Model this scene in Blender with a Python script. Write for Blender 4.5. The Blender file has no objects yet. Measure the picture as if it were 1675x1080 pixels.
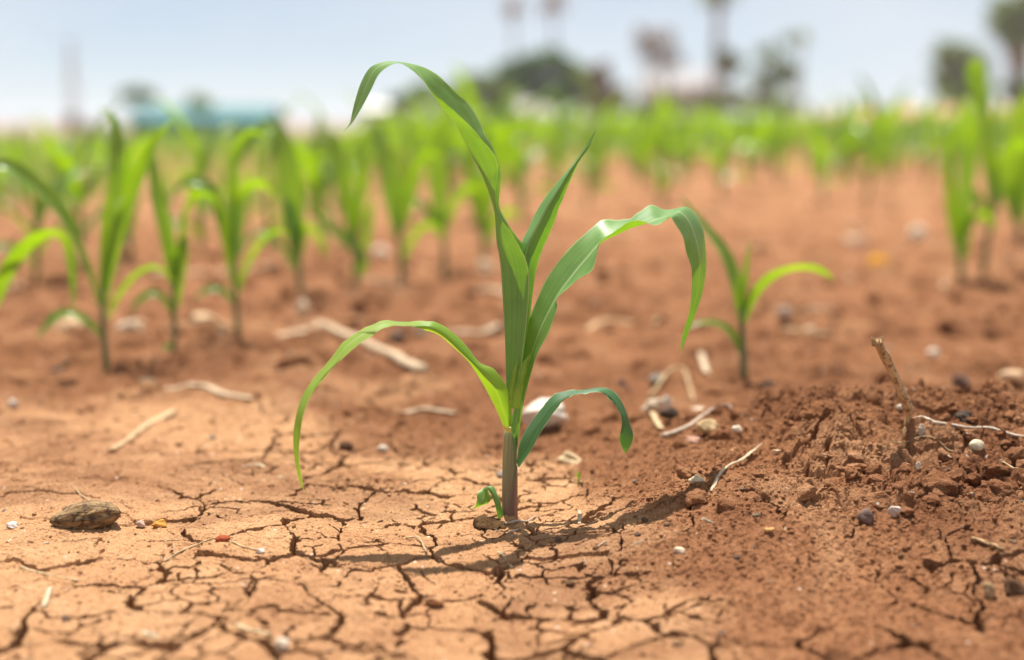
import bpy, math, random
import numpy as np
from mathutils import Vector, Matrix

SC = bpy.context.scene
COL = SC.collection
rng = np.random.default_rng(7)
random.seed(7)
R = math.radians

# ------------------------------------------------------------------ camera, sky, sun, exposure
CAM_H, CAM_Y, FPX = 0.26, -0.898, 2326.0
TILT = math.atan(345.0 / FPX)
cam_d = bpy.data.cameras.new('camera')
cam = bpy.data.objects.new('camera', cam_d); COL.objects.link(cam)
cam_d.sensor_fit = 'HORIZONTAL'; cam_d.sensor_width = 36.0; cam_d.lens = 50.0
cam_d.clip_start = 0.01; cam_d.clip_end = 6000
cam.location = (0, CAM_Y, CAM_H)
cam.rotation_euler = (R(90) - TILT, 0, 0)
cam_d.dof.use_dof = True
cam_d.dof.focus_distance = 0.90
cam_d.dof.aperture_fstop = 2.8
cam_d.dof.aperture_blades = 9
SC.camera = cam

SUN_DIR = Vector((0.07, -0.33, -1.0))
SUN_EL = math.atan2(1.0, math.hypot(0.07, 0.33))
W = bpy.data.worlds.new('World'); SC.world = W; W.use_nodes = True
wn = W.node_tree
bg = wn.nodes['Background']
sky = wn.nodes.new('ShaderNodeTexSky'); sky.sky_type = 'NISHITA'
sky.sun_disc = False; sky.sun_elevation = SUN_EL; sky.sun_rotation = -math.atan2(0.07, 0.33)
sky.altitude = 0; sky.air_density = 0.6; sky.dust_density = 0.0; sky.ozone_density = 2.0
# thin high cloud drifting over the blue
tc = wn.nodes.new('ShaderNodeTexCoord'); mp = wn.nodes.new('ShaderNodeMapping'); mp.inputs['Scale'].default_value = (2.2, 2.2, 5.0); mp.inputs['Location'].default_value = (0.35, 0.0, 0.2)
cn = wn.nodes.new('ShaderNodeTexNoise'); cn.inputs['Scale'].default_value = 1.3; cn.inputs['Detail'].default_value = 3.0
cr_ = wn.nodes.new('ShaderNodeMapRange'); cr_.inputs[1].default_value = 0.35; cr_.inputs[2].default_value = 0.70; cr_.inputs[3].default_value = 0.50; cr_.inputs[4].default_value = 0.90
cm = wn.nodes.new('ShaderNodeMix'); cm.data_type = 'RGBA'; cm.inputs[7].default_value = (7.9, 8.4, 9.0, 1)
wn.links.new(tc.outputs['Generated'], mp.inputs[0]); wn.links.new(mp.outputs[0], cn.inputs['Vector']); wn.links.new(cn.outputs['Fac'], cr_.inputs[0])
wn.links.new(cr_.outputs[0], cm.inputs[0]); wn.links.new(sky.outputs[0], cm.inputs[6]); wn.links.new(cm.outputs[2], bg.inputs[0])
bg.inputs[1].default_value = 0.056
sun_d = bpy.data.lights.new('sun', 'SUN'); sun_d.energy = 5.0; sun_d.angle = R(0.55); sun_d.color = (1.0, 0.955, 0.88)
sun = bpy.data.objects.new('sun', sun_d); COL.objects.link(sun)
sun.rotation_euler = SUN_DIR.to_track_quat('-Z', 'Y').to_euler(); sun.location = (0, 2, 6)
SC.view_settings.view_transform = 'Standard'; SC.view_settings.look = 'None'
SC.view_settings.exposure = 0.85; SC.view_settings.gamma = 1.0
SC.render.engine = 'CYCLES'
SC.cycles.use_denoising = True; SC.cycles.use_adaptive_sampling = False
SC.cycles.max_bounces = 8; SC.cycles.transparent_max_bounces = 8

# ------------------------------------------------------------------ numpy noise
def _h(ix, iy, s):
    n = (ix.astype(np.int64) * 374761393 + iy.astype(np.int64) * 668265263 + s * 2147483647 + 1013904223) & 0xFFFFFFFF
    n = ((n ^ (n >> 13)) * 1274126177) & 0xFFFFFFFF
    n = ((n ^ (n >> 16)) * 2246822519) & 0xFFFFFFFF
    return ((n ^ (n >> 15)) & 0xFFFFFF) / float(0x1000000)

def vnoise(x, y, s=0):                       # value noise in -1..1
    ix = np.floor(x); iy = np.floor(y)
    fx = x - ix; fy = y - iy
    fx = fx * fx * fx * (fx * (fx * 6 - 15) + 10); fy = fy * fy * fy * (fy * (fy * 6 - 15) + 10)
    a = _h(ix, iy, s); b = _h(ix + 1, iy, s); c = _h(ix, iy + 1, s); d = _h(ix + 1, iy + 1, s)
    return ((a * (1 - fx) + b * fx) * (1 - fy) + (c * (1 - fx) + d * fx) * fy) * 2 - 1

def fbm(x, y, s=0, octv=4, gain=0.5):
    v = np.zeros_like(x); a = 1.0; f = 1.0; t = 0
    for i in range(octv):
        v += a * vnoise(x * f + 17.3 * i, y * f - 9.1 * i, s + i * 13); t += a
        a *= gain; f *= 2.03
    return v / t

def worley(x, y, s=0, jit=0.9):              # F1, border distance, cell random
    ix = np.floor(x); iy = np.floor(y)
    n = x.shape[0]
    f1 = np.full(n, 9.0); px = np.zeros(n); py = np.zeros(n); cid = np.zeros(n)
    for dx in (-1, 0, 1):
        for dy in (-1, 0, 1):
            cx = ix + dx; cy = iy + dy
            qx = cx + 0.5 + (_h(cx, cy, s) - 0.5) * jit; qy = cy + 0.5 + (_h(cx, cy, s + 5) - 0.5) * jit
            d = (qx - x) ** 2 + (qy - y) ** 2
            m = d < f1
            f1 = np.where(m, d, f1); px = np.where(m, qx, px); py = np.where(m, qy, py)
            cid = np.where(m, _h(cx, cy, s + 9), cid)
    bd = np.full(n, 9.0)
    for dx in (-2, -1, 0, 1, 2):
        for dy in (-2, -1, 0, 1, 2):
            if abs(dx) == 2 and abs(dy) == 2: continue
            cx = ix + dx; cy = iy + dy
            qx = cx + 0.5 + (_h(cx, cy, s) - 0.5) * jit; qy = cy + 0.5 + (_h(cx, cy, s + 5) - 0.5) * jit
            ex = qx - px; ey = qy - py
            L = np.sqrt(ex * ex + ey * ey)
            ok = L > 1e-4
            L = np.where(ok, L, 1)
            d = (((px + qx) * 0.5 - x) * ex + ((py + qy) * 0.5 - y) * ey) / L
            bd = np.where(ok, np.minimum(bd, d), bd)
    return np.sqrt(f1), bd, cid

def sm(a, b, x):
    t = np.clip((x - a) / (b - a), 0, 1)
    return t * t * (3 - 2 * t)

# ------------------------------------------------------------------ the lie of the land
def h_base(x, y):
    x = np.asarray(x, float); y = np.asarray(y, float)
    D = y - CAM_Y
    # soil heaped up right of the plant: a shoulder, then a ridge with a steeper front
    sh = 0.030 * sm(0.0, 0.16, x + 0.06 * np.clip(-y, -0.1, 0.3)) * sm(-0.20, -0.01, y) * (1 - sm(0.16, 0.42, y))
    yc = 0.085 + 0.03 * vnoise(x * 5, x * 0 + 3.3, 3)
    front = sm(-0.095, -0.015, y - yc); back = 1 - sm(0.03, 0.24, y - yc)
    rd = 0.026 * sm(0.16, 0.22, x + 0.02 * vnoise(y * 20, x * 9, 4)) * np.minimum(front, back) * (1 - 0.5 * sm(0.8, 1.4, x))
    g = 0.006 * vnoise(x * 5.5 + 2, y * 5.5, 11) + 0.003 * vnoise(x * 14, y * 14, 12)
    near0 = np.exp(-((x / 0.06) ** 2 + (y / 0.06) ** 2))
    g = g * (1 - near0)
    far = np.clip(D - 1.2, 0, 3) / 3
    g += far * (0.012 * vnoise(x * 2.2, y * 2.2, 13))
    # beyond the field: falls away on the left, a low earth bank on the right
    g += -0.17 * sm(2.4, 8, D) * (1 - sm(-0.15, -0.06, x / np.maximum(D, 1)))
    g += -2.6 * sm(24, 52, D) * (1 - sm(-0.13, -0.02, x / np.maximum(D, 1)))
    g += 0.62 * sm(4.5, 10.5, x) * np.exp(-(((D - 38) / 5) ** 2))
    return sh + rd + g

def masks(x, y):
    D = y - CAM_Y
    wob = 0.03 * fbm(x * 18, y * 18, 31, 3)
    edge = 0.075 + 0.30 * np.clip(-y - 0.06, 0, 1) + wob
    edge = np.where(y > 0.0, edge - 0.30 * y, edge)
    crust = 1 - sm(-0.035, 0.02, x - edge)
    crust *= 1 - sm(1.02, 1.16, D + 1.2 * wob + 0.20 * sm(-0.05, -0.30, x) * -1)
    patch = 0.5 + 0.5 * fbm(x * 9, y * 9, 41, 3)
    crust *= 0.55 + 0.45 * sm(0.25, 0.5, patch)
    crust = np.clip(crust + 0.5 * sm(0.62, 0.75, patch) * (1 - sm(1.2, 2.2, D)) * (x < 0.05) + 0.18 * sm(1.5, 4.5, D), 0, 1)  # last term is no crust: mixes paler colour into the soil with distance
    mound = sm(0.145, 0.20, x + 0.04 * vnoise(x * 40, y * 40, 32)) * sm(-0.075, -0.035, y + 0.02 * vnoise(x * 30, y * 30, 33)) * (1 - sm(0.2, 0.32, y))
    return crust, mound

def h_full(x, y):
    """height with clods, crumbs and cracks (near the camera)"""
    D = y - CAM_Y
    crust, mound = masks(x, y)
    h = h_base(x, y)
    side = 1 - sm(0.72, 0.85, np.abs(x) / np.clip(D, 0.6, None))
    fade = (1 - sm(2.2, 4.5, D)) * side
    mound = mound * side
    loose = np.clip(1 - crust, 0, 1)
    # warp
    wx = x + 0.011 * fbm(x * 30, y * 30, 51, 3) + 0.0022 * fbm(x * 160, y * 160, 53, 2)
    wy = y + 0.011 * fbm(x * 30 + 50, y * 30, 52, 3) + 0.0022 * fbm(x * 160 + 9, y * 160, 54, 2)
    # lumps on the heap
    f1, bd, cid = worley(wx / 0.034, wy / 0.034, 61)
    dome = (1 - np.clip(f1 / 0.75, 0, 1) ** 2)
    h += mound * (0.006 * (dome - 0.5) + 0.007 * (cid - 0.5))
    fk, bk, ck_ = worley(wx / 0.015 + 9, wy / 0.015, 63)
    h += mound * (0.0028 * (0.7 - fk) + 0.0015 * (ck_ - 0.5) - 0.003 * sm(0.09, 0.03, bk) * (ck_ > 0.6))
    cr = sm(0.06, 0.03, bd) * sm(0.0, 0.45, vnoise(x * 28, y * 28, 62))
    h -= mound * cr * 0.014
    # crumbs
    f1b, _, cidb = worley(x / 0.0072 + 0.25 * vnoise(x * 300, y * 300, 71), y / 0.0072, 72)
    f1c, _, cidc = worley(x / 0.0034 + 3, y / 0.0034 + 7, 73)
    cl = sm(-0.25, 0.45, fbm(x * 40, y * 40, 74, 3))
    rough = (0.40 * loose * (1 - 0.5 * sm(-0.04, -0.14, y)) + 0.45 * mound + 0.06) * fade
    h += rough * (0.0036 * (0.8 - f1b) * cl + 0.0026 * (0.7 - f1c) + 0.0045 * fbm(x * 75, y * 75, 75, 3))
    mid = sm(1.1, 1.5, D) * (1 - sm(3.5, 4.6, D)) * side
    f1m, _, cm_ = worley(x / 0.05 + 0.4 * vnoise(x * 40, y * 40, 91), y / 0.05, 92)
    h += mid * (0.014 * sm(0.55, 0.1, f1m) * (cm_ > 0.62) + 0.009 * fbm(x * 22, y * 22, 93, 3))
    h += fade * (1 - 0.55 * crust) * (0.0014 * fbm(x * 220, y * 220, 76, 3) + 0.0011 * sm(0.35, 0.7, vnoise(x * 420, y * 420, 77)) - 0.0012 * sm(0.45, 0.75, vnoise(x * 260 + 7, y * 260, 70)))
    clod = sm(0.55, 0.8, vnoise(x * 62 + 4, y * 62, 78)) * sm(0.0, 0.4, vnoise(x * 9, y * 9, 79))
    h += fade * (loose * 0.004 + 0.0015) * clod
    # drying cracks
    far = (1 - sm(1.15, 1.6, D)) * side
    dens = vnoise(x * 7 + 31, y * 7, 81)
    ck = np.zeros_like(x)
    f1, bd, cid = worley(wx / 0.050, wy / 0.044, 82)
    w = 0.00105 + 0.0010 * vnoise(x * 32, y * 32, 83) + 0.0007 * sm(-0.08, -0.2, y)
    d = bd * 0.047 + 0.0008 * fbm(x * 230, y * 230, 84, 3)
    amt = np.clip(crust + (0.30 + 0.3 * sm(-0.04, -0.12, y)) * sm(0.0, 0.4, dens) * (1 - mound), 0, 1) * far
    left = sm(-0.12, -0.34, x) * sm(-0.26, -0.1, y)
    amt = amt * (1 - 0.8 * left) * (1 - 0.45 * sm(-0.10, -0.28, x))
    ww = w * sm(0.12, 0.6, amt) * sm(-1.0, -0.45, vnoise(x * 24 + 8, y * 24, 85) + 0.6 * sm(-0.05, -0.14, y))
    c1 = sm(1.1, 0.7, d / np.maximum(ww, 1e-6)) * (ww > 0.0003)
    h += crust * far * (0.0026 * (cid - 0.5) + 0.0010 * sm(0.0, 0.12, bd) + 0.0008 * sm(0.5, 0.1, bd) * (cid - 0.3))
    f2, bd2, cid2 = worley(wx / 0.021 + 5, wy / 0.019, 86)
    w2 = 0.0009 * sm(0.3, 0.8, amt) * sm(-0.15, 0.4, vnoise(x * 36, y * 36, 87))
    d2 = bd2 * 0.020 + 0.0005 * fbm(x * 450, y * 450, 88, 3)
    c2 = sm(1.15, 0.6, d2 / np.maximum(w2, 1e-6)) * (w2 > 0.0002)
    h += crust * far * 0.0010 * (cid2 - 0.5)
    base = np.exp(-((x / 0.016) ** 2 + (y / 0.016) ** 2))
    h += 0.0035 * base * (1 + 0.8 * vnoise(x * 180, y * 180, 89))
    ck = np.maximum(c1, 0.6 * c2) * (1 - base)
    h -= (0.024 * c1 + 0.010 * c2) * (1 - base)
    return h, crust, mound, ck

# ------------------------------------------------------------------ picture point -> place
def ray(px, py):
    F = np.array([0, math.cos(TILT), -math.sin(TILT)]); U = np.array([0, math.sin(TILT), math.cos(TILT)])
    return F + (px - 837.5) / FPX * np.array([1.0, 0, 0]) - (py - 540) / FPX * U
_T = np.concatenate([np.arange(0.5, 1.4, 0.0015), np.geomspace(1.4, 120, 1400)])
def ground_pt(px, py):
    d = ray(px, py)
    P = np.array([0, CAM_Y, CAM_H])[None] + _T[:, None] * d[None]
    k = np.nonzero(P[:, 2] <= h_base(P[:, 0], P[:, 1]))[0]
    p = P[k[0]] if len(k) else P[-1]
    x, y = np.array([p[0]]), np.array([p[1]])
    z = float(h_full(x, y)[0][0]) if p[1] < 3 else float(h_base(x, y)[0])
    return np.array([p[0], p[1], z])
def at_y(px, py, y):                         # point seen at (px,py) standing at distance y
    d = ray(px, py); t = (y - CAM_Y) / d[1]
    return np.array([0, CAM_Y, CAM_H]) + t * d
def mpp(y):                                  # metres per photo pixel there
    return (y - CAM_Y) / FPX

# ------------------------------------------------------------------ object helpers
def tag(o, label=None, cat=None, group=None, kind=None):
    if label: o['label'] = label
    if cat: o['category'] = cat
    if group: o['group'] = group
    if kind: o['kind'] = kind
    return o
def empty(name, loc, rz=0, s=1):
    o = bpy.data.objects.new(name, None); COL.objects.link(o)
    o.location = loc; o.rotation_euler = (0, 0, rz); o.scale = (s, s, s); o.empty_display_size = 0.02
    return o
def mesh_obj(name, V, Fc, mat, parent=None, smooth=True, uv=None, attrs=None, loc=None):
    me = bpy.data.meshes.new(name)
    me.from_pydata([tuple(v) for v in V], [], [tuple(f) for f in Fc])
    if uv is not None:
        ul = me.uv_layers.new(name='UVMap')
        li = np.empty(len(me.loops), np.int32); me.loops.foreach_get('vertex_index', li)
        ul.data.foreach_set('uv', np.asarray(uv, np.float32)[li].ravel())
    if attrs:
        for k, a in attrs.items():
            at = me.attributes.new(k, 'FLOAT', 'POINT'); at.data.foreach_set('value', np.asarray(a, np.float32))
    if smooth: me.polygons.foreach_set('use_smooth', [True] * len(me.polygons))
    if mat: me.materials.append(mat)
    me.update()
    o = bpy.data.objects.new(name, me); COL.objects.link(o)
    if parent: o.parent = parent
    if loc is not None: o.location = loc
    return o
class MB:
    def __init__(s): s.V = []; s.F = []; s.UV = []; s.n = 0
    def add(s, V, F, UV=None):
        V = np.asarray(V, float)
        s.V.append(V); s.F.extend([tuple(i + s.n for i in f) for f in F])
        s.UV.append(np.asarray(UV, float) if UV is not None else np.zeros((len(V), 2))); s.n += len(V)
        return s
    def build(s, name, mat, parent=None, smooth=True, origin=None):
        V = np.concatenate(s.V)
        if origin is not None: V = V - np.asarray(origin)
        return mesh_obj(name, V, s.F, mat, parent, smooth, np.concatenate(s.UV))
def catmull(P, n):
    P = np.asarray(P, float); m = len(P)
    Q = np.vstack([2 * P[0] - P[1], P, 2 * P[-1] - P[-2]])
    out = []
    for i in range(m - 1):
        p0, p1, p2, p3 = Q[i:i + 4]
        t = np.linspace(0, 1, n, endpoint=False)[:, None]
        out.append(0.5 * (2 * p1 + (p2 - p0) * t + (2 * p0 - 5 * p1 + 4 * p2 - p3) * t ** 2 + (3 * p1 - p0 - 3 * p2 + p3) * t ** 3))
    out.append(P[-1:])
    return np.vstack(out)
def strip(A, M, B, n=5, nu=9, fold=0.5):
    """leaf blade through left edge, midrib and right edge"""
    A, M, B = catmull(A, n), catmull(M, n), catmull(B, n)
    L = len(A); us = np.linspace(-1, 1, nu)
    V = np.zeros((L, nu, 3)); UV = np.zeros((L, nu, 2))
    for j, u in enumerate(us):
        quad = A * (u * (u - 1) / 2) + M * (1 - u * u) + B * (u * (u + 1) / 2)
        lin = (M + (A - M) * (-u)) if u < 0 else (M + (B - M) * u)
        V[:, j] = fold * lin + (1 - fold) * quad
        UV[:, j, 0] = (u + 1) / 2
    s = np.concatenate([[0], np.cumsum(np.linalg.norm(np.diff(M, axis=0), axis=1))])
    UV[:, :, 1] = (s / max(s[-1], 1e-6))[:, None]
    F = [(i * nu + j, i * nu + j + 1, (i + 1) * nu + j + 1, (i + 1) * nu + j) for i in range(L - 1) for j in range(nu - 1)]
    return V.reshape(-1, 3), F, UV.reshape(-1, 2)
def tube(P, rad, seg=8, cap=True, n=1, flat=1.0):
    P = np.asarray(P, float); rad = np.asarray(rad, float)
    if n > 1:
        Q = catmull(np.column_stack([P, rad]), n); P, rad = Q[:, :3], Q[:, 3]
    T = np.gradient(P, axis=0); T /= np.linalg.norm(T, axis=1)[:, None] + 1e-12
    ref = np.array([0.0, 0, 1]) if abs(T[0][2]) < 0.8 else np.array([1.0, 0, 0])
    V = []; UV = []
    for i, (p, t) in enumerate(zip(P, T)):
        a = np.cross(t, ref); a /= np.linalg.norm(a); b = np.cross(a, t)
        for k in range(seg):
            th = 2 * math.pi * k / seg
            V.append(p + rad[i] * (math.cos(th) * a + flat * math.sin(th) * b)); UV.append((k / seg, i / (len(P) - 1)))
    F = [(i * seg + k, i * seg + (k + 1) % seg, (i + 1) * seg + (k + 1) % seg, (i + 1) * seg + k) for i in range(len(P) - 1) for k in range(seg)]
    if cap:
        F.append(tuple(range(seg))[::-1]); F.append(tuple((len(P) - 1) * seg + k for k in range(seg)))
    return np.array(V), F, np.array(UV)
def copy_tree(o, parent=None):
    c = o.copy(); COL.objects.link(c); c.parent = parent
    for ch in list(o.children): copy_tree(ch, c)
    return c

# ------------------------------------------------------------------ materials
class N:
    def __init__(s, name):
        s.m = bpy.data.materials.new(name); s.m.use_nodes = True
        s.t = s.m.node_tree; s.p = s.t.nodes['Principled BSDF']; s.out = s.t.nodes['Material Output']
    def n(s, typ, **kw):
        nd = s.t.nodes.new(typ)
        for k, v in kw.items():
            if k.startswith('i_'): nd.inputs[k[2:].replace('_', ' ')].default_value = v
            else: setattr(nd, k, v)
        return nd
    def l(s, a, b): s.t.links.new(a, b)
    def ramp(s, fac, stops):
        r = s.n('ShaderNodeValToRGB'); e = r.color_ramp.elements
        while len(e) < len(stops): e.new(0.5)
        for el, (p, c) in zip(e, stops): el.position = p; el.color = (*c, 1)
        s.l(fac, r.inputs[0]); return r.outputs[0]
    def mix(s, fac, a, b, mode='MIX'):
        m = s.n('ShaderNodeMix', data_type='RGBA', blend_type=mode)
        for sock, v in ((m.inputs[0], fac), (m.inputs[6], a), (m.inputs[7], b)):
            if hasattr(v, 'is_output'): s.l(v, sock)
            else: sock.default_value = v if not isinstance(v, tuple) else (*v, 1)
        return m.outputs[2]
    def noise(s, scale, detail=4, rough=0.55, co=None, dist=0):
        nz = s.n('ShaderNodeTexNoise'); nz.inputs['Scale'].default_value = scale
        nz.inputs['Detail'].default_value = detail; nz.inputs['Roughness'].default_value = rough; nz.inputs['Distortion'].default_value = dist
        if co is not None: s.l(co, nz.inputs['Vector'])
        return nz.outputs['Fac']
    def math(s, op, a, b=0.0):
        m = s.n('ShaderNodeMath', operation=op)
        for sock, v in ((m.inputs[0], a), (m.inputs[1], b)):
            if hasattr(v, 'is_output'): s.l(v, sock)
            else: sock.default_value = v
        return m.outputs[0]
    def bump(s, h, dist, strength=1.0, prev=None):
        b = s.n('ShaderNodeBump'); b.inputs['Strength'].default_value = strength; b.inputs['Distance'].default_value = dist
        s.l(h, b.inputs['Height'])
        if prev is not None: s.l(prev, b.inputs['Normal'])
        return b.outputs[0]

def soil_mat():
    m = N('red_soil')
    co = m.n('ShaderNodeNewGeometry').outputs['Position']
    cr = m.n('ShaderNodeAttribute', attribute_name='crust').outputs['Fac']
    n1 = m.noise(14, 5, 0.6, co); n2 = m.noise(95, 5, 0.65, co); n3 = m.noise(900, 3, 0.6, co); n0 = m.noise(2.2, 4, 0.5, co)
    loose = m.ramp(m.math('ADD', m.math('MULTIPLY', n2, 0.6), m.math('MULTIPLY', n1, 0.4)),
                   [(0.30, (0.165, 0.064, 0.027)), (0.52, (0.275, 0.120, 0.053)), (0.72, (0.41, 0.20, 0.096))])
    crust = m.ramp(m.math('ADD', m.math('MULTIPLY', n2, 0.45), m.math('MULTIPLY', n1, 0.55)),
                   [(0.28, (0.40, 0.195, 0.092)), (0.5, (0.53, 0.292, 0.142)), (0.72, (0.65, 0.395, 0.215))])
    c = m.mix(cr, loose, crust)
    c = m.mix(m.math('MULTIPLY', m.ramp(n0, [(0.35, (0, 0, 0)), (0.62, (1, 1, 1))]), 0.3), c, (0.40, 0.19, 0.092))
    n4 = m.noise(5.5, 6, 0.65, co, 0.4)
    c = m.mix(m.math('MULTIPLY', m.ramp(n4, [(0.5, (0, 0, 0)), (0.60, (1, 1, 1))]), 0.5), c, (0.17, 0.066, 0.030))
    n5 = m.noise(8.5, 6, 0.7, co, 0.6)
    c = m.mix(m.math('MULTIPLY', m.ramp(n5, [(0.54, (0, 0, 0)), (0.64, (1, 1, 1))]), 0.4), c, (0.46, 0.26, 0.135))
    gr = m.ramp(n3, [(0.30, (0.58, 0.55, 0.52)), (0.5, (1, 1, 1)), (0.70, (1.4, 1.36, 1.33))])
    c = m.mix(0.8, c, gr, 'MULTIPLY')
    vor = m.n('ShaderNodeTexVoronoi'); vor.inputs['Scale'].default_value = 210; m.l(co, vor.inputs['Vector'])
    rnd = m.n('ShaderNodeSeparateColor'); m.l(vor.outputs['Color'], rnd.inputs[0])
    spk = m.math('MULTIPLY', m.math('GREATER_THAN', rnd.outputs[0], 0.955), m.math('LESS_THAN', vor.outputs['Distance'], 0.24))
    c = m.mix(m.math('MULTIPLY', spk, 0.75), c, m.ramp(rnd.outputs[1], [(0.2, (0.62, 0.42, 0.26)), (0.8, (0.75, 0.66, 0.56))]))
    m.l(c, m.p.inputs['Base Color'])
    m.p.inputs['Roughness'].default_value = 0.95; m.p.inputs['Specular IOR Level'].default_value = 0.12
    b = m.bump(n3, 0.0013, 1.0); b = m.bump(m.noise(380, 4, 0.7, co), 0.0024, 1.0, b)
    m.l(b, m.p.inputs['Normal'])
    return m.m

def leaf_mat(name, face=(0.105, 0.235, 0.052), back=(0.19, 0.31, 0.10), trans=(0.26, 0.50, 0.012), tr=0.45, veins=True, rough=0.42, var=0.25, ribk=0.75):
    m = N(name)
    uvn = m.n('ShaderNodeUVMap', uv_map='UVMap').outputs[0]
    sx = m.n('ShaderNodeSeparateXYZ'); m.l(uvn, sx.inputs[0])
    u = sx.outputs[0]; v = sx.outputs[1]
    geo = m.n('ShaderNodeNewGeometry')
    base = m.mix(m.math('MULTIPLY', geo.outputs['Backfacing'], 1.0), face, back)
    nz = m.noise(45, 3, 0.5, geo.outputs['Position'])
    base = m.mix(var, base, m.ramp(nz, [(0.3, (0.55, 0.62, 0.5)), (0.7, (1.35, 1.25, 1.2))]), 'MULTIPLY')
    tcol = m.mix(var, trans, m.ramp(nz, [(0.3, (0.62, 0.75, 0.6)), (0.7, (1.35, 1.15, 1.2))]), 'MULTIPLY')
    if veins:
        cb = m.n('ShaderNodeCombineXYZ'); m.l(m.math('MULTIPLY', u, 34.0), cb.inputs[0]); m.l(m.math('MULTIPLY', v, 1.3), cb.inputs[1])
        st = m.noise(1.0, 2, 0.6, cb.outputs[0])
        base = m.mix(0.35, base, m.ramp(st, [(0.36, (0.70, 0.74, 0.66)), (0.5, (1, 1, 1)), (0.66, (1.35, 1.28, 1.35))]), 'MULTIPLY')
        tcol = m.mix(0.35, tcol, m.ramp(st, [(0.36, (0.62, 0.70, 0.6)), (0.6, (1.2, 1.15, 1.1))]), 'MULTIPLY')
        mid = m.math('ABSOLUTE', m.math('SUBTRACT', u, 0.5))
        rib = m.ramp(mid, [(0.012, (1, 1, 1)), (0.04, (0, 0, 0))])
        base = m.mix(m.math('MULTIPLY', rib, ribk), base, (0.42, 0.52, 0.28))
        edge = m.math('GREATER_THAN', mid, 0.478)
        base = m.mix(m.math('MULTIPLY', edge, 0.6), base, (0.5, 0.58, 0.25))
        sp = m.n('ShaderNodeTexVoronoi'); sp.inputs['Scale'].default_value = 420; m.l(geo.outputs['Position'], sp.inputs['Vector'])
        spr = m.n('ShaderNodeSeparateColor'); m.l(sp.outputs['Color'], spr.inputs[0])
        spk = m.math('MULTIPLY', m.math('GREATER_THAN', spr.outputs[0], 0.94), m.math('LESS_THAN', sp.outputs['Distance'], 0.16))
        base = m.mix(m.math('MULTIPLY', spk, 0.45), base, (0.5, 0.50, 0.28))
        # the pale tip and brownish margin at the very end of the blade
        tip = m.ramp(v, [(0.955, (0, 0, 0)), (0.99, (1, 1, 1))])
        base = m.mix(m.math('MULTIPLY', tip, 0.6), base, (0.45, 0.44, 0.22))
        b = m.bump(st, 0.0004, 0.7); m.l(b, m.p.inputs['Normal'])
    m.l(base, m.p.inputs['Base Color']); m.p.inputs['Roughness'].default_value = rough
    m.p.inputs['Specular IOR Level'].default_value = 0.5
    t = m.n('ShaderNodeBsdfTranslucent'); m.l(tcol, t.inputs[0])
    mx = m.n('ShaderNodeMixShader'); mx.inputs[0].default_value = tr
    m.l(m.p.outputs[0], mx.inputs[1]); m.l(t.outputs[0], mx.inputs[2]); m.l(mx.outputs[0], m.out.inputs[0])
    return m.m

def plain(name, c, rough=0.8, var=0.35, scale=8.0, spec=0.3, obj=True, bump=0.0, c2=None):
    m = N(name)
    co = m.n('ShaderNodeTexCoord').outputs['Object']
    nz = m.noise(scale, 5, 0.6, co)
    lo = tuple(x * (1 - var) for x in c); hi = tuple(min(1, x * (1 + var)) for x in c) if c2 is None else c2
    m.l(m.ramp(nz, [(0.3, lo), (0.7, hi)]), m.p.inputs['Base Color'])
    m.p.inputs['Roughness'].default_value = rough; m.p.inputs['Specular IOR Level'].default_value = spec
    if bump: m.l(m.bump(m.noise(scale * 3, 5, 0.65, co), bump, 1.0), m.p.inputs['Normal'])
    return m.m

def stem_mat():
    m = N('corn_stem')
    geo = m.n('ShaderNodeNewGeometry'); sp = m.n('ShaderNodeSeparateXYZ')
    m.l(m.n('ShaderNodeUVMap', uv_map='UVMap').outputs[0], sp.inputs[0])
    cb = m.n('ShaderNodeCombineXYZ'); m.l(m.math('MULTIPLY', sp.outputs[0], 40.0), cb.inputs[0]); m.l(m.math('MULTIPLY', sp.outputs[1], 2.0), cb.inputs[1])
    st = m.noise(1.0, 2, 0.6, cb.outputs[0])
    v = m.math('ADD', sp.outputs[1], m.math('MULTIPLY', m.math('SUBTRACT', st, 0.5), 0.35))
    c = m.ramp(v, [(0.02, (0.17, 0.072, 0.062)), (0.30, (0.20, 0.13, 0.085)), (0.62, (0.22, 0.22, 0.10)), (0.95, (0.27, 0.31, 0.13))])
    c = m.mix(0.6, c, m.ramp(st, [(0.35, (0.62, 0.66, 0.6)), (0.65, (1.4, 1.3, 1.35))]), 'MULTIPLY')
    m.l(c, m.p.inputs['Base Color']); m.p.inputs['Roughness'].default_value = 0.42
    m.l(m.bump(st, 0.0004, 0.8), m.p.inputs['Normal'])
    return m.m
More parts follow.
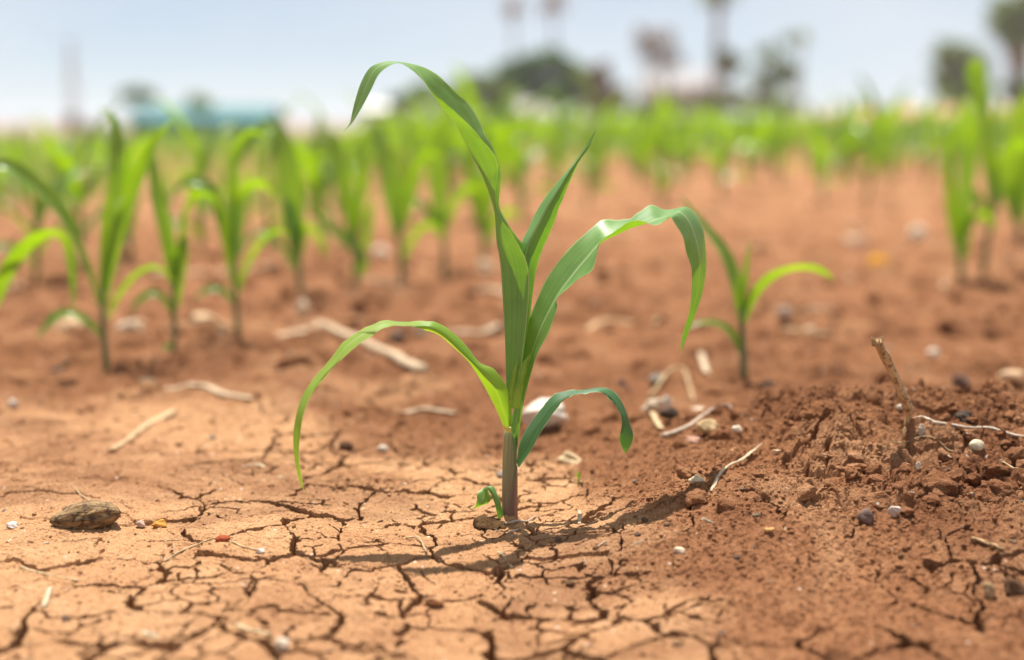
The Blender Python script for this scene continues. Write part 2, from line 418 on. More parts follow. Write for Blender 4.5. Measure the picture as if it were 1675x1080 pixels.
def straw_mat(name, c1, c2, dark=(0.10, 0.05, 0.02), dk=0.0, rough=0.7, spec=0.3):
    m = N(name)
    sp = m.n('ShaderNodeSeparateXYZ'); m.l(m.n('ShaderNodeUVMap', uv_map='UVMap').outputs[0], sp.inputs[0])
    cb = m.n('ShaderNodeCombineXYZ'); m.l(m.math('MULTIPLY', sp.outputs[0], 22.0), cb.inputs[0]); m.l(m.math('MULTIPLY', sp.outputs[1], 2.5), cb.inputs[1])
    st = m.noise(1.0, 3, 0.6, cb.outputs[0])
    c = m.ramp(st, [(0.35, c1), (0.65, c2)])
    co = m.n('ShaderNodeNewGeometry').outputs['Position']
    nz = m.noise(260, 4, 0.7, co)
    if dk: c = m.mix(m.math('MULTIPLY', m.ramp(nz, [(0.50, (0, 0, 0)), (0.60, (1, 1, 1))]), dk), c, dark)
    m.l(c, m.p.inputs['Base Color']); m.p.inputs['Roughness'].default_value = rough; m.p.inputs['Specular IOR Level'].default_value = spec
    m.l(m.bump(nz, 0.0006, 0.7, m.bump(st, 0.0008, 1.0)), m.p.inputs['Normal'])
    return m.m

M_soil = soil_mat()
M_leaf = leaf_mat('corn_leaf', face=(0.145, 0.29, 0.085), back=(0.185, 0.34, 0.085), trans=(0.25, 0.52, 0.008), tr=0.33, rough=0.40, var=0.4)
M_leaf_y = leaf_mat('young_corn_leaf', face=(0.22, 0.36, 0.045), back=(0.24, 0.38, 0.05), trans=(0.34, 0.57, 0.010), tr=0.46)
M_leaf_b = leaf_mat('old_corn_leaf', face=(0.055, 0.145, 0.052), back=(0.06, 0.15, 0.05), trans=(0.10, 0.26, 0.010), tr=0.30, ribk=0.12)
M_leaf_bg = leaf_mat('field_corn_leaf', face=(0.095, 0.21, 0.055), back=(0.12, 0.25, 0.05), trans=(0.34, 0.57, 0.004), tr=0.42, veins=False, rough=0.33, var=0.5)
M_leaf_p = leaf_mat('sheath_painted_glow', face=(0.27, 0.44, 0.06), back=(0.28, 0.45, 0.06), trans=(0.5, 0.7, 0.02), tr=0.45)  # yellowish leaf base, made brighter in colour to stand in for backlight
M_stem = stem_mat()
M_stem_bg = plain('field_corn_stem', (0.16, 0.19, 0.08), 0.5, 0.4, 30)
M_collar = plain('leaf_collar', (0.55, 0.47, 0.09), 0.5, 0.2, 60)
M_straw = straw_mat('straw', (0.42, 0.27, 0.13), (0.66, 0.48, 0.27), dk=0.35)
M_straw_w = straw_mat('bleached_straw', (0.40, 0.28, 0.16), (0.68, 0.54, 0.37), (0.22, 0.12, 0.06), dk=0.35)
M_stub = straw_mat('dry_stalk', (0.36, 0.205, 0.085), (0.64, 0.45, 0.23), (0.15, 0.05, 0.017), 0.8)
M_root = straw_mat('dry_root', (0.45, 0.34, 0.25), (0.66, 0.55, 0.42), (0.3, 0.17, 0.09), 0.5)
M_wither = straw_mat('withered_leaf', (0.055, 0.030, 0.014), (0.15, 0.085, 0.040), (0.03, 0.016, 0.009), 0.6, 0.95, 0.03)
M_clod = plain('soil_clod', (0.33, 0.14, 0.065), 0.95, 0.4, 400, 0.1, bump=0.001)

# ------------------------------------------------------------------ ground: one sheet to the horizon
def build_ground():
    rows = list(np.linspace(-4, 0.42, 12)) + list(np.arange(0.45, 0.62, 0.0022)); d = 0.62
    while d < 1.10: rows.append(d); d += 0.00070
    while d < 60: rows.append(d); d += 0.00088 * max(1.0, (d / 1.14) ** 2.9) if d < 6 else d * 0.06
    while d < 4000: rows.append(d); d *= 1.35
    D = np.array(rows)
    uf = np.linspace(-0.45, 0.45, 1480); st = uf[1] - uf[0]; o = []; x = 0.45; s = st
    while x < 5:
        s = min(s * 1.15, st * 2.2) if x < 0.80 else s * 1.22
        x += s; o.append(x)
    u = np.concatenate([-np.array(o[::-1]), uf, o])
    X = (u[None] * np.clip(np.abs(D), 0.6, None)[:, None]); Y = np.repeat((D + CAM_Y)[:, None], len(u), 1)
    x = X.ravel(); y = Y.ravel()
    z = h_base(x, y); cr = np.zeros_like(x)
    m = (Y - CAM_Y < 4.6).ravel() & (Y - CAM_Y > 0.4).ravel()
    hf, c, mo, ck = h_full(x[m], y[m]); z[m] = hf; cr[m] = c
    k = (Y - CAM_Y >= 4.6).ravel(); cr[k] = 0.18 + 0.8 * (sm(4.5, 9, x) * np.exp(-(((y - CAM_Y - 38) / 7) ** 2)))[k]  # keeps the distance paling of the far soil, plus the tan bank
    nr, nc = X.shape
    me = bpy.data.meshes.new('ground')
    nv = nr * nc; i = np.arange(nv).reshape(nr, nc)
    q = np.stack([i[:-1, :-1], i[:-1, 1:], i[1:, 1:], i[1:, :-1]], -1).reshape(-1, 4)
    me.vertices.add(nv); me.vertices.foreach_set('co', np.column_stack([x, y, z]).astype(np.float32).ravel())
    nf = len(q); me.loops.add(nf * 4); me.polygons.add(nf)
    me.loops.foreach_set('vertex_index', q.astype(np.int32).ravel())
    me.polygons.foreach_set('loop_start', np.arange(0, nf * 4, 4, dtype=np.int32))
    fl = np.repeat((D[:-1] > 1.5) | (D[:-1] < 0.45), nc - 1)     # crisp crumbs and crack edges close by
    me.polygons.foreach_set('use_smooth', fl)
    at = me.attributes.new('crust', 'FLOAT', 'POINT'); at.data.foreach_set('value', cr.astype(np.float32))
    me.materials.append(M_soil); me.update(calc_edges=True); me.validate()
    o = bpy.data.objects.new('ground', me); COL.objects.link(o)
    tag(o, kind='structure')
    print('ground', nv)
build_ground()

# ------------------------------------------------------------------ the corn plant in focus
def P3(p, y0=0.0):
    return at_y(p[0], p[1], y0 + p[2] * 0.001)
def blade(name, secs, mat, parent, lean=None, n=6, nu=13, fold=0.5, org=(0, 0, 0), deep=(1,)):
    A = []; M = []; B = []
    k = len(secs)
    for i, s in enumerate(secs):
        if len(s) == 1: s = (s[0], s[0], s[0])
        l = 0 if lean is None else np.interp(i / (k - 1), np.linspace(0, 1, len(lean)), lean)
        dp = np.interp(i / (k - 1), np.linspace(0, 1, len(deep)), deep)
        for lst, p in zip((A, M, B), s): lst.append(P3((p[0], p[1], p[2] * dp + l)))
    V, F, UV = strip(A, M, B, n, nu, fold)
    # faint natural waviness
    w = 0.0004 * vnoise(V[:, 0] * 90 + V[:, 2] * 60, UV[:, 0] * 3, 5)
    e = np.abs(UV[:, 0] * 2 - 1) ** 2
    w += e * (0.0010 * vnoise(UV[:, 1] * 23 + UV[:, 0] * 9, UV[:, 0] * 2, 6) + 0.0006 * vnoise(UV[:, 1] * 61 + UV[:, 0] * 30, UV[:, 0] * 2, 7)) * np.sin(np.clip(UV[:, 1], 0, 1) * math.pi)
    V[:, 1] += w; V[:, 2] += 0.5 * w
    return mesh_obj(name, V - np.asarray(org), F, mat, parent, True, UV)

hero_base = at_y(833, 858, 0.0)
hero = empty('corn_plant', hero_base)
tag(hero, 'young green corn plant in sharp focus alone on cracked soil', 'corn plant')
HB = hero_base

L1 = [((846, 640, -4), (828, 645, 0), (846, 638, 5)), ((858, 560, -6), (826, 560, 0), (850, 555, 7)),
      ((866, 472, -6), (822, 485, 0), (862, 470, 8)), ((860, 425, -7), (818, 430, 0), (860, 412, 7)),
      ((838, 385, -6), (812, 395, 0), (844, 385, 7)), ((819, 358, -4), (810, 360, 0), (823, 355, 5)),
      ((811, 335, -4), (807, 340, 1), (816, 335, 4)), ((812, 302, -6), (797, 308, 0), (818, 308, 4)),
      ((815, 276, -7), (787, 284, 0), (819, 283, 4)), ((808, 252, -8), (772, 254, 0), (811, 250, 5)),
      ((789, 229, -8), (757, 226, 0), (795, 222, 7)), ((768, 206, -7), (742, 199, 0), (787, 203, 9)),
      ((742, 182, -6), (722, 174, 0), (768, 172, 9)), ((717, 159, -4), (706, 152, 0), (743, 148, 8)),
      ((697, 138, -2), (692, 132, 0), (717, 124, 7)), ((682, 122, -2), (682, 114, 3), (693, 110, 7)),
      ((665, 109, -3), (667, 106, 2), (671, 104, 6)), ((651, 104, -5), (651, 102.5, 0), (651, 101.3, 5)),
      ((634, 110, -4), (632, 104, 0), (628, 101, 4)), ((619, 123, -4), (612, 116, 0), (606, 110, 4)),
      ((607, 147, -4), (599, 141, 0), (591, 134, 4)), ((594, 172, -3), (588, 168, 0), (581, 164, 3)),
      ((583, 191, -2), (580, 188, 0), (576, 185, 2)), ((575, 203, -0.7), (573.6, 202, 0), (572.3, 201, 0.7)), ((563, 215, 0),)]
L2 = [((838, 620, 3), (848, 620, -1), (856, 620, 4)), ((842, 500, 4), (862, 500, -3), (869, 500, 5)), ((845, 430, 5), (858, 430, -4), (878, 440, 5)),
      ((851, 403, 5), (864, 400, -5), (889, 405, 5)), ((866, 369, 5), (882, 365, -5), (903, 372, 5)), ((884, 335, 4), (900, 332, -4), (916, 338, 4)),
      ((905, 306, 3), (917, 305, -3), (928, 308, 3)), ((926, 281, 2), (932, 280, -3), (939, 282, 2)), ((942, 261, 1), (945, 262, -1), (948, 263, 1)),
      ((961, 233, 1), (964, 234, 0), (968, 235, 1)), ((981, 203, 0),)]
L3 = [((836, 735, -4.4), (842, 738, -4.8), (846.5, 733, -1)), ((836, 700, -4), (843, 703, -5), (850, 700, -1)), ((842, 650, 2), (852, 650, -2), (859, 648, -3)), ((851, 590, 5), (866, 592, 0), (876, 588, -5)),
      ((861, 537, 6), (880, 548, 0), (896, 546, -6)), ((873, 503, 7), (897, 512, 0), (911, 504, -7)), ((892, 460, 8), (914, 481, 0), (911, 488, -6)),
      ((917, 424, 8), (932, 456, 0), (940, 462, -7)), ((946, 393, 8), (955, 428, 0), (967, 445, -9)), ((968, 374, 8), (976, 403, 0), (976, 418, -8)),
      ((986, 361, 8), (988, 394, -3), (981, 398, -6)), ((1008, 360, 8), (1010, 384, -4), (1006, 379, -8)), ((1030, 357, 8), (1032, 374, -4), (1026, 363, -9)),
      ((1046, 345, 9), (1052, 368, -3), (1048, 360, -10)), ((1066, 336, 10), (1072, 360, -2), (1070, 368, -10)), ((1086, 344, 10), (1086, 355, 0), (1086, 363, -10)),
      ((1103, 343, 10), (1099, 350, 0), (1095, 356, -10)), ((1124, 339, 9), (1112, 347, -2), (1099, 358, -11)), ((1142, 357, 9), (1127, 362, -1), (1106, 369, -10)),
      ((1152, 385, 8), (1138, 390, 0), (1117, 388, -9)), ((1155, 415, 8), (1144, 418, 0), (1122, 412, -8)), ((1155, 446, 7), (1144, 448, 0), (1131, 441, -6)),
      ((1149, 478, 6), (1140, 478, 0), (1131, 476, -5)), ((1140, 508, 5), (1134, 510, 0), (1127, 510, -3)), ((1130, 535, 3), (1125, 537, 0), (1119, 538, -2)),
      ((1120, 560, 1), (1117, 560, 0), (1114, 560, -1)), ((1114, 581, 0),)]
L4 = [((838, 692, -5), (831, 699, -7), (824, 699, -1)), ((836, 660, -2), (822, 668, -6), (811, 668, 2)), ((826, 628, 0), (810, 636, -5), (795, 637, 4)),
      ((808, 604, 2), (792, 614, -4), (777, 607, 5)), ((786, 593, 3), (775, 596, -3), (760, 585, 6)), ((764, 567, 3), (752, 574, -3), (740, 565, 6)),
      ((740, 543, 3), (730, 553, -3), (718, 547, 6)), ((712, 527, 3), (707, 537, -3), (695, 539, 4)), ((690, 527, 6), (686, 533, 0), (680, 536, -2)),
      ((658, 527, 7), (655, 530, 0), (652, 533, -4)), ((625, 527, 7), (626, 531, 0), (628, 538, -5)), ((590, 539, 7), (596, 546, 0), (602, 552, -5)),
      ((562, 559, 6), (568, 566, 0), (574, 573, -5)), ((545, 582, 4), (549, 588, 0), (553, 594, -4)), ((521, 611, 3), (526, 614, 0), (531, 618, -3)),
      ((499, 639, 3), (504, 642, 0), (510, 645, -3)), ((486, 672, 3), (491, 675, 0), (497, 677, -3)), ((480, 710, 3), (485, 712, 0), (491, 713, -3)),
      ((481, 745, 3), (485, 746, 0), (489, 746, -2)), ((488, 780, 1), (490, 780, 0), (493, 779, -1)), ((499, 809, 0),)]
L5 = [((845, 755, 2), (847, 762, -2), (849, 765, -5)), ((850, 725, 4), (857, 735, -1), (868, 737, -5)), ((862, 700, 5), (870, 708, -1), (882, 712, -5)),
      ((880, 675, 5), (887, 683, -1), (897, 687, -5)), ((898, 653, 5), (905, 660, -1), (914, 664, -4)), ((917, 642, 5), (924, 647, 0), (932, 650, -4)),
      ((945, 638, 6), (948, 641, 0), (952, 645, -4)), ((981, 634, 5), (979, 637, 0), (977, 640, -4)), ((1001, 640, 4), (997, 644, 0), (991, 648, -4)),
      ((1015, 654, 4), (1010, 658, 0), (1004, 661, -4)), ((1025, 675, 4), (1020, 677, 0), (1014, 677, -4)), ((1030, 692, 4), (1024, 693, 0), (1017, 692, -4)),
      ((1036, 712, 4), (1025, 714, -2), (1014, 714, -3)), ((1031, 730, 2), (1024, 731, -2), (1016, 729, -2)), ((1023, 743, 0),)]
L6a = [((816, 858, -4), (821, 858, -6), (827, 858, -4)), ((813, 840, -4), (818, 840, -6), (824, 840, -3)), ((808, 820, -4), (813, 822, -6), (819, 822, -3)),
       ((801, 806, -3), (807, 806, -5), (813, 807, -2)), ((796, 799, -2), (800, 797, -3), (806, 794, 0)),
       ((791, 799, 0), (793, 799, -1), (797, 797, 3)), ((781, 808, -4), (792, 811, -3), (803, 814, 2)), ((780, 819, -5), (789, 820, -5), (799, 822, 0)),
       ((777, 828, -5), (782, 827, -5), (788, 827, -2)), ((771, 834, -3),)]
tag(blade('leaf', L1, M_leaf, hero, lean=[0, 0, -2, -4, -4, 0], org=HB, fold=0.8, deep=[1, 1, 1.3, 1.3, 1]), 'tall arching top leaf with drooping tip')
tag(blade('leaf', L2, M_leaf, hero, lean=[2, 3, 6, 10, 16], org=HB, fold=0.9), 'upright pointed leaf')
tag(blade('leaf', L3, M_leaf, hero, lean=[1, 0, 8, 24, 40, 48, 48], org=HB, fold=0.8, deep=[1, 1, 1.9, 1.9, 1.6, 1]), 'widest wavy leaf arching right and hanging down')
tag(blade('leaf', L4, M_leaf_y, hero, lean=[0, -16, -34, -50, -64, -64], org=HB, deep=[1, 1.2, 1.1, 1, 1]), 'yellow green lower leaf arching far left')
tag(blade('leaf', L5, M_leaf_b, hero, lean=[0, 2, 3, 4], org=HB), 'short dark blue green lower leaf')
tag(blade('leaf', L6a, M_leaf, hero, fold=0.4, org=HB), 'small broken leaf folded over at the foot')
# margins of the sheath where the right leaf leaves the stem
S1 = [((835, 668, -7), (842, 668, -8), (849, 668, -5)), ((838, 645, -7), (846, 645, -8), (853, 645, -5)), ((846, 620, -7), (852, 620, -8), (858, 618, -5)),
      ((850, 602, -7), (856, 602, -7), (863, 598, -5)), ((860, 586, -6), (863, 586, -6), (868, 584, -5)), ((873, 574, -5),)]
S2 = [((831, 655, -7), (834, 655, -7.5), (838, 655, -7)), ((834, 630, -7), (838, 630, -7.5), (842, 628, -7)), ((839, 605, -7), (842, 605, -7.5), (846, 602, -7)), ((848, 582, -6),)]
tag(blade('leaf_sheath', S1, M_leaf_p, hero, org=HB), 'yellow green sheath margin with backlight painted into its colour')
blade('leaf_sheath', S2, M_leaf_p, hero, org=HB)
# stem: two overlapping sheaths
def hero_stem():
    ys = [870, 855, 830, 800, 760, 725, 708, 700]
    cx = [833.5, 833.5, 833, 833, 833.5, 834.5, 835.5, 837]; rw = [13.2, 12.9, 12.5, 12.2, 12.0, 11.6, 11.0, 7.0]
    k = mpp(0)
    P = np.array([at_y(c, y, 0.0) for c, y in zip(cx, ys)])
    mb = MB(); mb.add(*tube(P, np.array(rw) * k, 20, True, 4)); mb.build('stem', M_stem, hero, origin=HB)
    # outer sheath: wraps the left and front, its free margin runs down the front
    ys2 = [860, 848, 835, 820, 805, 790, 776, 763]; V = []; UV = []
    st = [262, 266, 272, 279, 287, 297, 312, 330]         # its free margin climbs from the front round to the right
    for i, y in enumerate(ys2):
        c = at_y(np.interp(-y, [-870, -720, -698], [833.2, 834.0, 835]), y, 0.0); r = (14.3 - 0.16 * i) * k
        for j in range(15):
            a = R(np.interp(j, [0, 14], [st[i], 450])); q = r * (1.0 if j else 0.965)
            V.append(c + q * np.array([math.cos(a), math.sin(a), 0])); UV.append((0.3 + j / 14 * 0.6, (858 - y) / 210))
    F = [(i * 15 + j, i * 15 + j + 1, (i + 1) * 15 + j + 1, (i + 1) * 15 + j) for i in range(len(ys2) - 1) for j in range(14)]
    mesh_obj('leaf_sheath', np.array(V) - HB, F, M_stem, hero, True, np.array(UV))
    # pale collar where the left leaf joins
    c = at_y(831.5, 699, -0.001); V = []; UV = []
    for i in range(4):
        for j in range(13):
            a = R(165 + j * 11.5)
            r = (9.2 - 0.5 * abs(i - 1.5)) * k
            V.append(c + np.array([r * math.cos(a), 1.15 * r * math.sin(a), (i - 1.5) * 0.0011 - 0.0030 * (j - 6) / 12 ])); UV.append((j / 12, i / 3))
    F = [(i * 13 + j, i * 13 + j + 1, (i + 1) * 13 + j + 1, (i + 1) * 13 + j) for i in range(3) for j in range(12)]
    mesh_obj('leaf_collar', np.array(V) - HB, F, M_collar, hero, True, np.array(UV))
hero_stem()

# ------------------------------------------------------------------ corn plants of the rows
def px_leaf(pts, y0, mat, parent, org, n=4, nu=5, fold=0.5):
    """pts: (px, py, depth mm, half width px, roll deg)"""
    c = np.array([p[:2] for p in pts], float)
    t = np.gradient(c, axis=0); t /= np.linalg.norm(t, axis=1)[:, None] + 1e-9
    nrm = np.column_stack([-t[:, 1], t[:, 0]])
    A = []; M = []; B = []
    k = mpp(y0)
    for p, q in zip(pts, nrm):
        w = p[3]; ro = R(p[4] if len(p) > 4 else 35)
        yy = y0 + p[2] * 0.001
        w = w * 1.1
        dn = q * w * math.cos(ro); dd = w * k * math.sin(ro)
        A.append(at_y(p[0] + dn[0], p[1] + dn[1], yy + dd)); B.append(at_y(p[0] - dn[0], p[1] - dn[1], yy - dd))
        M.append(at_y(p[0], p[1] + 0.25 * w, yy + 0.25 * w * k))
    V, F, UV = strip(A, M, B, n, nu, fold)
    return mesh_obj('leaf', V - org, F, mat, parent, True, UV)
def px_plant(base, stem, leaves, label, group=None, rs=5.5):
    g = ground_pt(*base)
    y0 = g[1]
    o = empty('corn_plant', g)
    tag(o, label, 'corn plant', group)
    k = mpp(y0)
    P = [g - np.array([0, 0, 0.004])] + [at_y(s[0], s[1], y0) for s in stem]
    mb = MB(); mb.add(*tube(P, np.linspace(rs, rs * 0.6, len(P)) * k, 8, True, 3)); mb.build('stem', M_stem_bg, o, origin=g)
    for lf in leaves:
        px_leaf(lf, y0, M_leaf_bg, o, g)
    return o
ROWG = 'young corn plants in the blurred rows behind'
px_plant((175, 604), [(171, 560), (168, 510), (168, 470)], [
    [(168, 505, 0, 6, 30), (178, 440, 0, 12, 35), (195, 370, 0, 13, 30), (218, 310, 5, 12, 35), (238, 262, 10, 11, 40), (258, 222, 20, 8, 40), (284, 196, 30, 1, 40)],
    [(164, 500, 0, 6, 60), (142, 432, -5, 9, 55), (112, 365, -10, 12, 50), (80, 320, -15, 15, 45), (40, 285, -20, 14, 40), (2, 268, -25, 11, 40), (-40, 285, -30, 2, 40)],
    [(166, 548, 0, 4, 40), (140, 522, -4, 8, 45), (112, 511, -6, 9, 50), (86, 521, -8, 9, 40), (62, 552, -10, 2, 40)],
    [(176, 520, 0, 5, 60), (195, 482, 4, 8, 60), (220, 451, 8, 8, 60), (246, 437, 12, 7, 60), (266, 442, 14, 5, 60), (286, 462, 16, 1, 60)],
    [(168, 480, 0, 6, 30), (172, 420, 5, 9, 30), (176, 370, 10, 10, 20), (188, 300, 15, 10, 15), (192, 240, 20, 12, 20), (186, 195, 30, 9, 50), (160, 175, 40, 1, 50)]],
    'leftmost whole corn plant in the blurred row, its base nearest the camera', ROWG, 6.5)
px_plant((-70, 625), [(-66, 590), (-62, 560)], [
    [(-62, 575, 0, 6, 30), (-20, 510, 0, 12, 35), (14, 440, 0, 15, 35), (50, 396, 0, 14, 45), (84, 380, 0, 11, 60), (106, 392, 0, 9, 45), (117, 430, 0, 8, 30), (121, 505, 0, 1, 30)]],
    'corn plant at the left border showing only one big arching leaf', ROWG)
px_plant((284, 582), [(286, 540), (285, 490), (284, 450)], [
    [(284, 470, 0, 6, 25), (274, 390, 0, 12, 25), (260, 330, 0, 12, 25), (252, 282, 5, 11, 35), (250, 245, 10, 6, 35), (262, 215, 10, 1, 35)],
    [(287, 460, 0, 5, 65), (297, 390, 0, 10, 60), (304, 345, 4, 9, 60), (318, 318, 8, 8, 50), (345, 322, 12, 6, 50), (362, 345, 15, 1, 50)],
    [(286, 520, 0, 5, 45), (270, 490, -4, 7, 45), (250, 478, -8, 8, 40), (228, 490, -10, 6, 30), (215, 512, -12, 1, 30)],
    [(288, 500, 0, 6, 20), (292, 430, -3, 13, 15), (300, 400, -5, 9, 20), (308, 385, -5, 1, 20)],
    [(285, 575, 0, 4, 40), (275, 565, 0, 6, 30), (262, 580, 0, 1, 30)]],
    'slim corn plant just right of the leftmost whole one', ROWG)
px_plant((391, 557), [(388, 520), (385, 470), (383, 430)], [
    [(385, 470, 0, 6, 20), (374, 390, 0, 12, 25), (358, 340, 0, 13, 30), (338, 305, 4, 12, 40), (308, 296, 8, 10, 45), (280, 318, 12, 1, 45)],
    [(383, 430, 0, 6, 50), (381, 360, 0, 10, 50), (380, 300, 0, 10, 40), (386, 245, 5, 9, 40), (410, 215, 10, 6, 40), (440, 225, 14, 1, 40)],
    [(385, 420, 0, 6, 20), (390, 350, 4, 11, 20), (400, 310, 8, 14, 50), (425, 300, 12, 10, 50), (450, 320, 15, 1, 40)],
    [(388, 480, 0, 4, 55), (405, 430, 4, 8, 55), (428, 395, 8, 8, 55), (452, 378, 12, 6, 55), (475, 385, 15, 1, 55)],
    [(387, 500, 0, 4, 35), (365, 475, -4, 7, 40), (340, 472, -6, 7, 40), (318, 490, -8, 1, 40)]],
    'corn plant with a dark base and wide dark shadow patch left of its foot', ROWG)
px_plant((492, 490), [(490, 450), (487, 410), (486, 380)], [
    [(487, 420, 0, 6, 20), (482, 350, 0, 15, 15), (470, 280, 0, 18, 15), (458, 225, 5, 17, 30), (438, 205, 10, 15, 45), (410, 228, 15, 12, 40), (388, 275, 18, 2, 40)],
    [(488, 440, 0, 5, 30), (478, 380, 0, 12, 30), (470, 330, 0, 10, 30), (455, 300, 5, 1, 30)],
    [(490, 420, 0, 6, 45), (500, 370, 0, 12, 45), (520, 385, 4, 9, 50), (535, 420, 8, 1, 40)],
    [(490, 450, 0, 4, 50), (465, 410, 0, 8, 55), (435, 380, -5, 8, 55), (405, 392, -8, 7, 50), (385, 430, -10, 1, 50)]],
    'corn plant whose broad bright leaf bends over to the left', ROWG)
px_plant((583, 478), [(582, 440), (580, 400), (580, 370)], [
    [(580, 400, 0, 6, 20), (570, 330, 0, 13, 25), (556, 270, 0, 14, 25), (545, 230, 5, 12, 30), (530, 212, 8, 1, 30)],
    [(583, 400, 0, 6, 55), (590, 330, 0, 12, 55), (596, 280, 0, 12, 45), (598, 235, 5, 9, 40), (600, 205, 5, 1, 40)],
    [(585, 430, 0, 5, 40), (600, 390, 4, 9, 40), (605, 350, 8, 8, 40), (612, 320, 8, 1, 40)],
    [(600, 425, -10, 4, 30), (575, 400, -10, 11, 35), (550, 378, -12, 11, 40), (525, 362, -15, 8, 40), (505, 340, -18, 1, 40)],
    [(583, 450, 0, 8, 20), (590, 430, 0, 12, 20), (592, 405, 0, 1, 20)]],
    'corn plant with a pale leaf slanting left across its stem', ROWG)
px_plant((658, 470), [(656, 430), (653, 390), (652, 360)], [
    [(652, 390, 0, 6, 20), (645, 330, 0, 15, 15), (640, 290, 0, 17, 20), (625, 245, 4, 14, 30), (600, 225, 8, 9, 40), (575, 250, 10, 1, 40)],
    [(655, 380, 0, 6, 30), (668, 320, 0, 13, 30), (680, 280, 4, 12, 35), (700, 250, 8, 9, 40), (722, 260, 10, 1, 40)],
    [(657, 430, 0, 4, 45), (672, 395, 4, 9, 50), (692, 370, 8, 8, 50), (715, 372, 10, 6, 45), (728, 395, 12, 1, 40)]],
    'corn plant with a bright fan of leaves left of the main stalk', ROWG)
px_plant((728, 455), [(727, 420), (725, 380), (724, 350)], [
    [(724, 385, 0, 6, 20), (718, 320, 0, 13, 20), (715, 260, 0, 15, 20), (722, 210, 4, 14, 25), (735, 180, 8, 1, 30)],
    [(726, 380, 0, 5, 50), (745, 330, 0, 10, 50), (768, 305, 5, 9, 50), (790, 315, 8, 1, 50)],
    [(723, 390, 0, 5, 45), (700, 345, 0, 10, 45), (680, 330, -5, 9, 45), (660, 350, -8, 1, 45)]],
    'corn plant standing just left behind the main stalk', ROWG)
px_plant((793, 440), [(791, 400), (790, 360)], [
    [(790, 380, 0, 6, 20), (800, 310, 0, 14, 25), (815, 260, 0, 14, 25), (840, 215, 4, 10, 30), (870, 200, 8, 1, 30)],
    [(790, 380, 0, 6, 30), (778, 320, 0, 12, 30), (770, 270, 0, 12, 30), (752, 245, 0, 1, 30)],
    [(792, 400, 0, 5, 45), (812, 360, 0, 10, 45), (835, 345, 0, 8, 45), (855, 360, 0, 1, 45)]],
    'corn plant half hidden behind the main stalk', ROWG)
px_plant((1217, 622), [(1216, 580), (1214, 540), (1213, 505)], [
    [(1213, 530, 0, 5, 30), (1205, 465, 0, 11, 30), (1185, 412, 4, 11, 40), (1155, 372, 8, 9, 50), (1130, 342, 12, 6, 55), (1112, 320, 15, 1, 50)],
    [(1215, 530, 0, 4, 30), (1232, 485, 0, 9, 40), (1258, 455, 0, 10, 50), (1290, 440, -4, 9, 60), (1322, 437, -8, 9, 60), (1346, 444, -10, 7, 50), (1364, 457, -12, 1, 50)],
    [(1214, 580, 0, 4, 40), (1198, 545, 0, 8, 45), (1176, 529, -4, 8, 55), (1150, 527, -8, 6, 60), (1122, 536, -10, 1, 60)],
    [(1214, 520, 0, 4, 40), (1219, 450, 5, 6, 40), (1226, 395, 10, 1, 40)]],
    'lone small corn plant on open soil right of the main plant', None, 7)
px_plant((1572, 462), [(1571, 420), (1571, 390)], [
    [(1571, 430, 0, 5, 20), (1560, 360, 0, 10, 20), (1554, 300, 0, 10, 30), (1552, 250, 4, 8, 40), (1562, 215, 8, 1, 40)],
    [(1573, 430, 0, 5, 15), (1580, 360, 0, 12, 25), (1580, 300, 0, 15, 35), (1588, 240, 4, 15, 30), (1604, 190, 8, 8, 60), (1598, 140, 10, 17, 10), (1596, 108, 12, 13, 10), (1600, 96, 12, 1, 10)],
    [(1573, 400, 0, 4, 40), (1590, 360, -4, 9, 45), (1612, 350, -8, 9, 50), (1630, 375, -10, 1, 40)]],
    'tall bright corn plant at the right with a twisted paddle shaped top', ROWG, 6)
px_plant((1608, 452), [(1612, 410), (1622, 360), (1626, 320)], [
    [(1624, 360, 0, 6, 50), (1622, 300, 0, 14, 50), (1616, 240, 0, 14, 30), (1606, 195, 5, 12, 30), (1596, 160, 8, 1, 30)],
    [(1624, 350, 0, 6, 30), (1636, 290, 0, 14, 35), (1650, 250, 0, 14, 40), (1672, 235, 0, 11, 45), (1700, 250, 0, 1, 45)],
    [(1620, 380, 0, 6, 50), (1605, 335, -4, 12, 50), (1590, 315, -6, 11, 50), (1570, 320, -8, 1, 50)]],
    'corn plant with a slanted dark stem beside the tall right one', ROWG, 6)
px_plant((1668, 400), [(1667, 360), (1666, 330)], [
    [(1666, 350, 0, 6, 20), (1660, 290, 0, 18, 20), (1664, 230, 0, 18, 20), (1672, 180, 0, 13, 30), (1690, 150, 0, 1, 30)],
    [(1667, 370, 0, 6, 30), (1680, 310, 0, 14, 30), (1700, 260, 0, 12, 30), (1730, 240, 0, 1, 30)],
    [(1665, 370, 0, 6, 40), (1652, 330, 0, 11, 40), (1640, 300, 0, 9, 40), (1622, 290, 0, 1, 40)]],
    'corn plant cut off by the right border of the view', ROWG, 6)

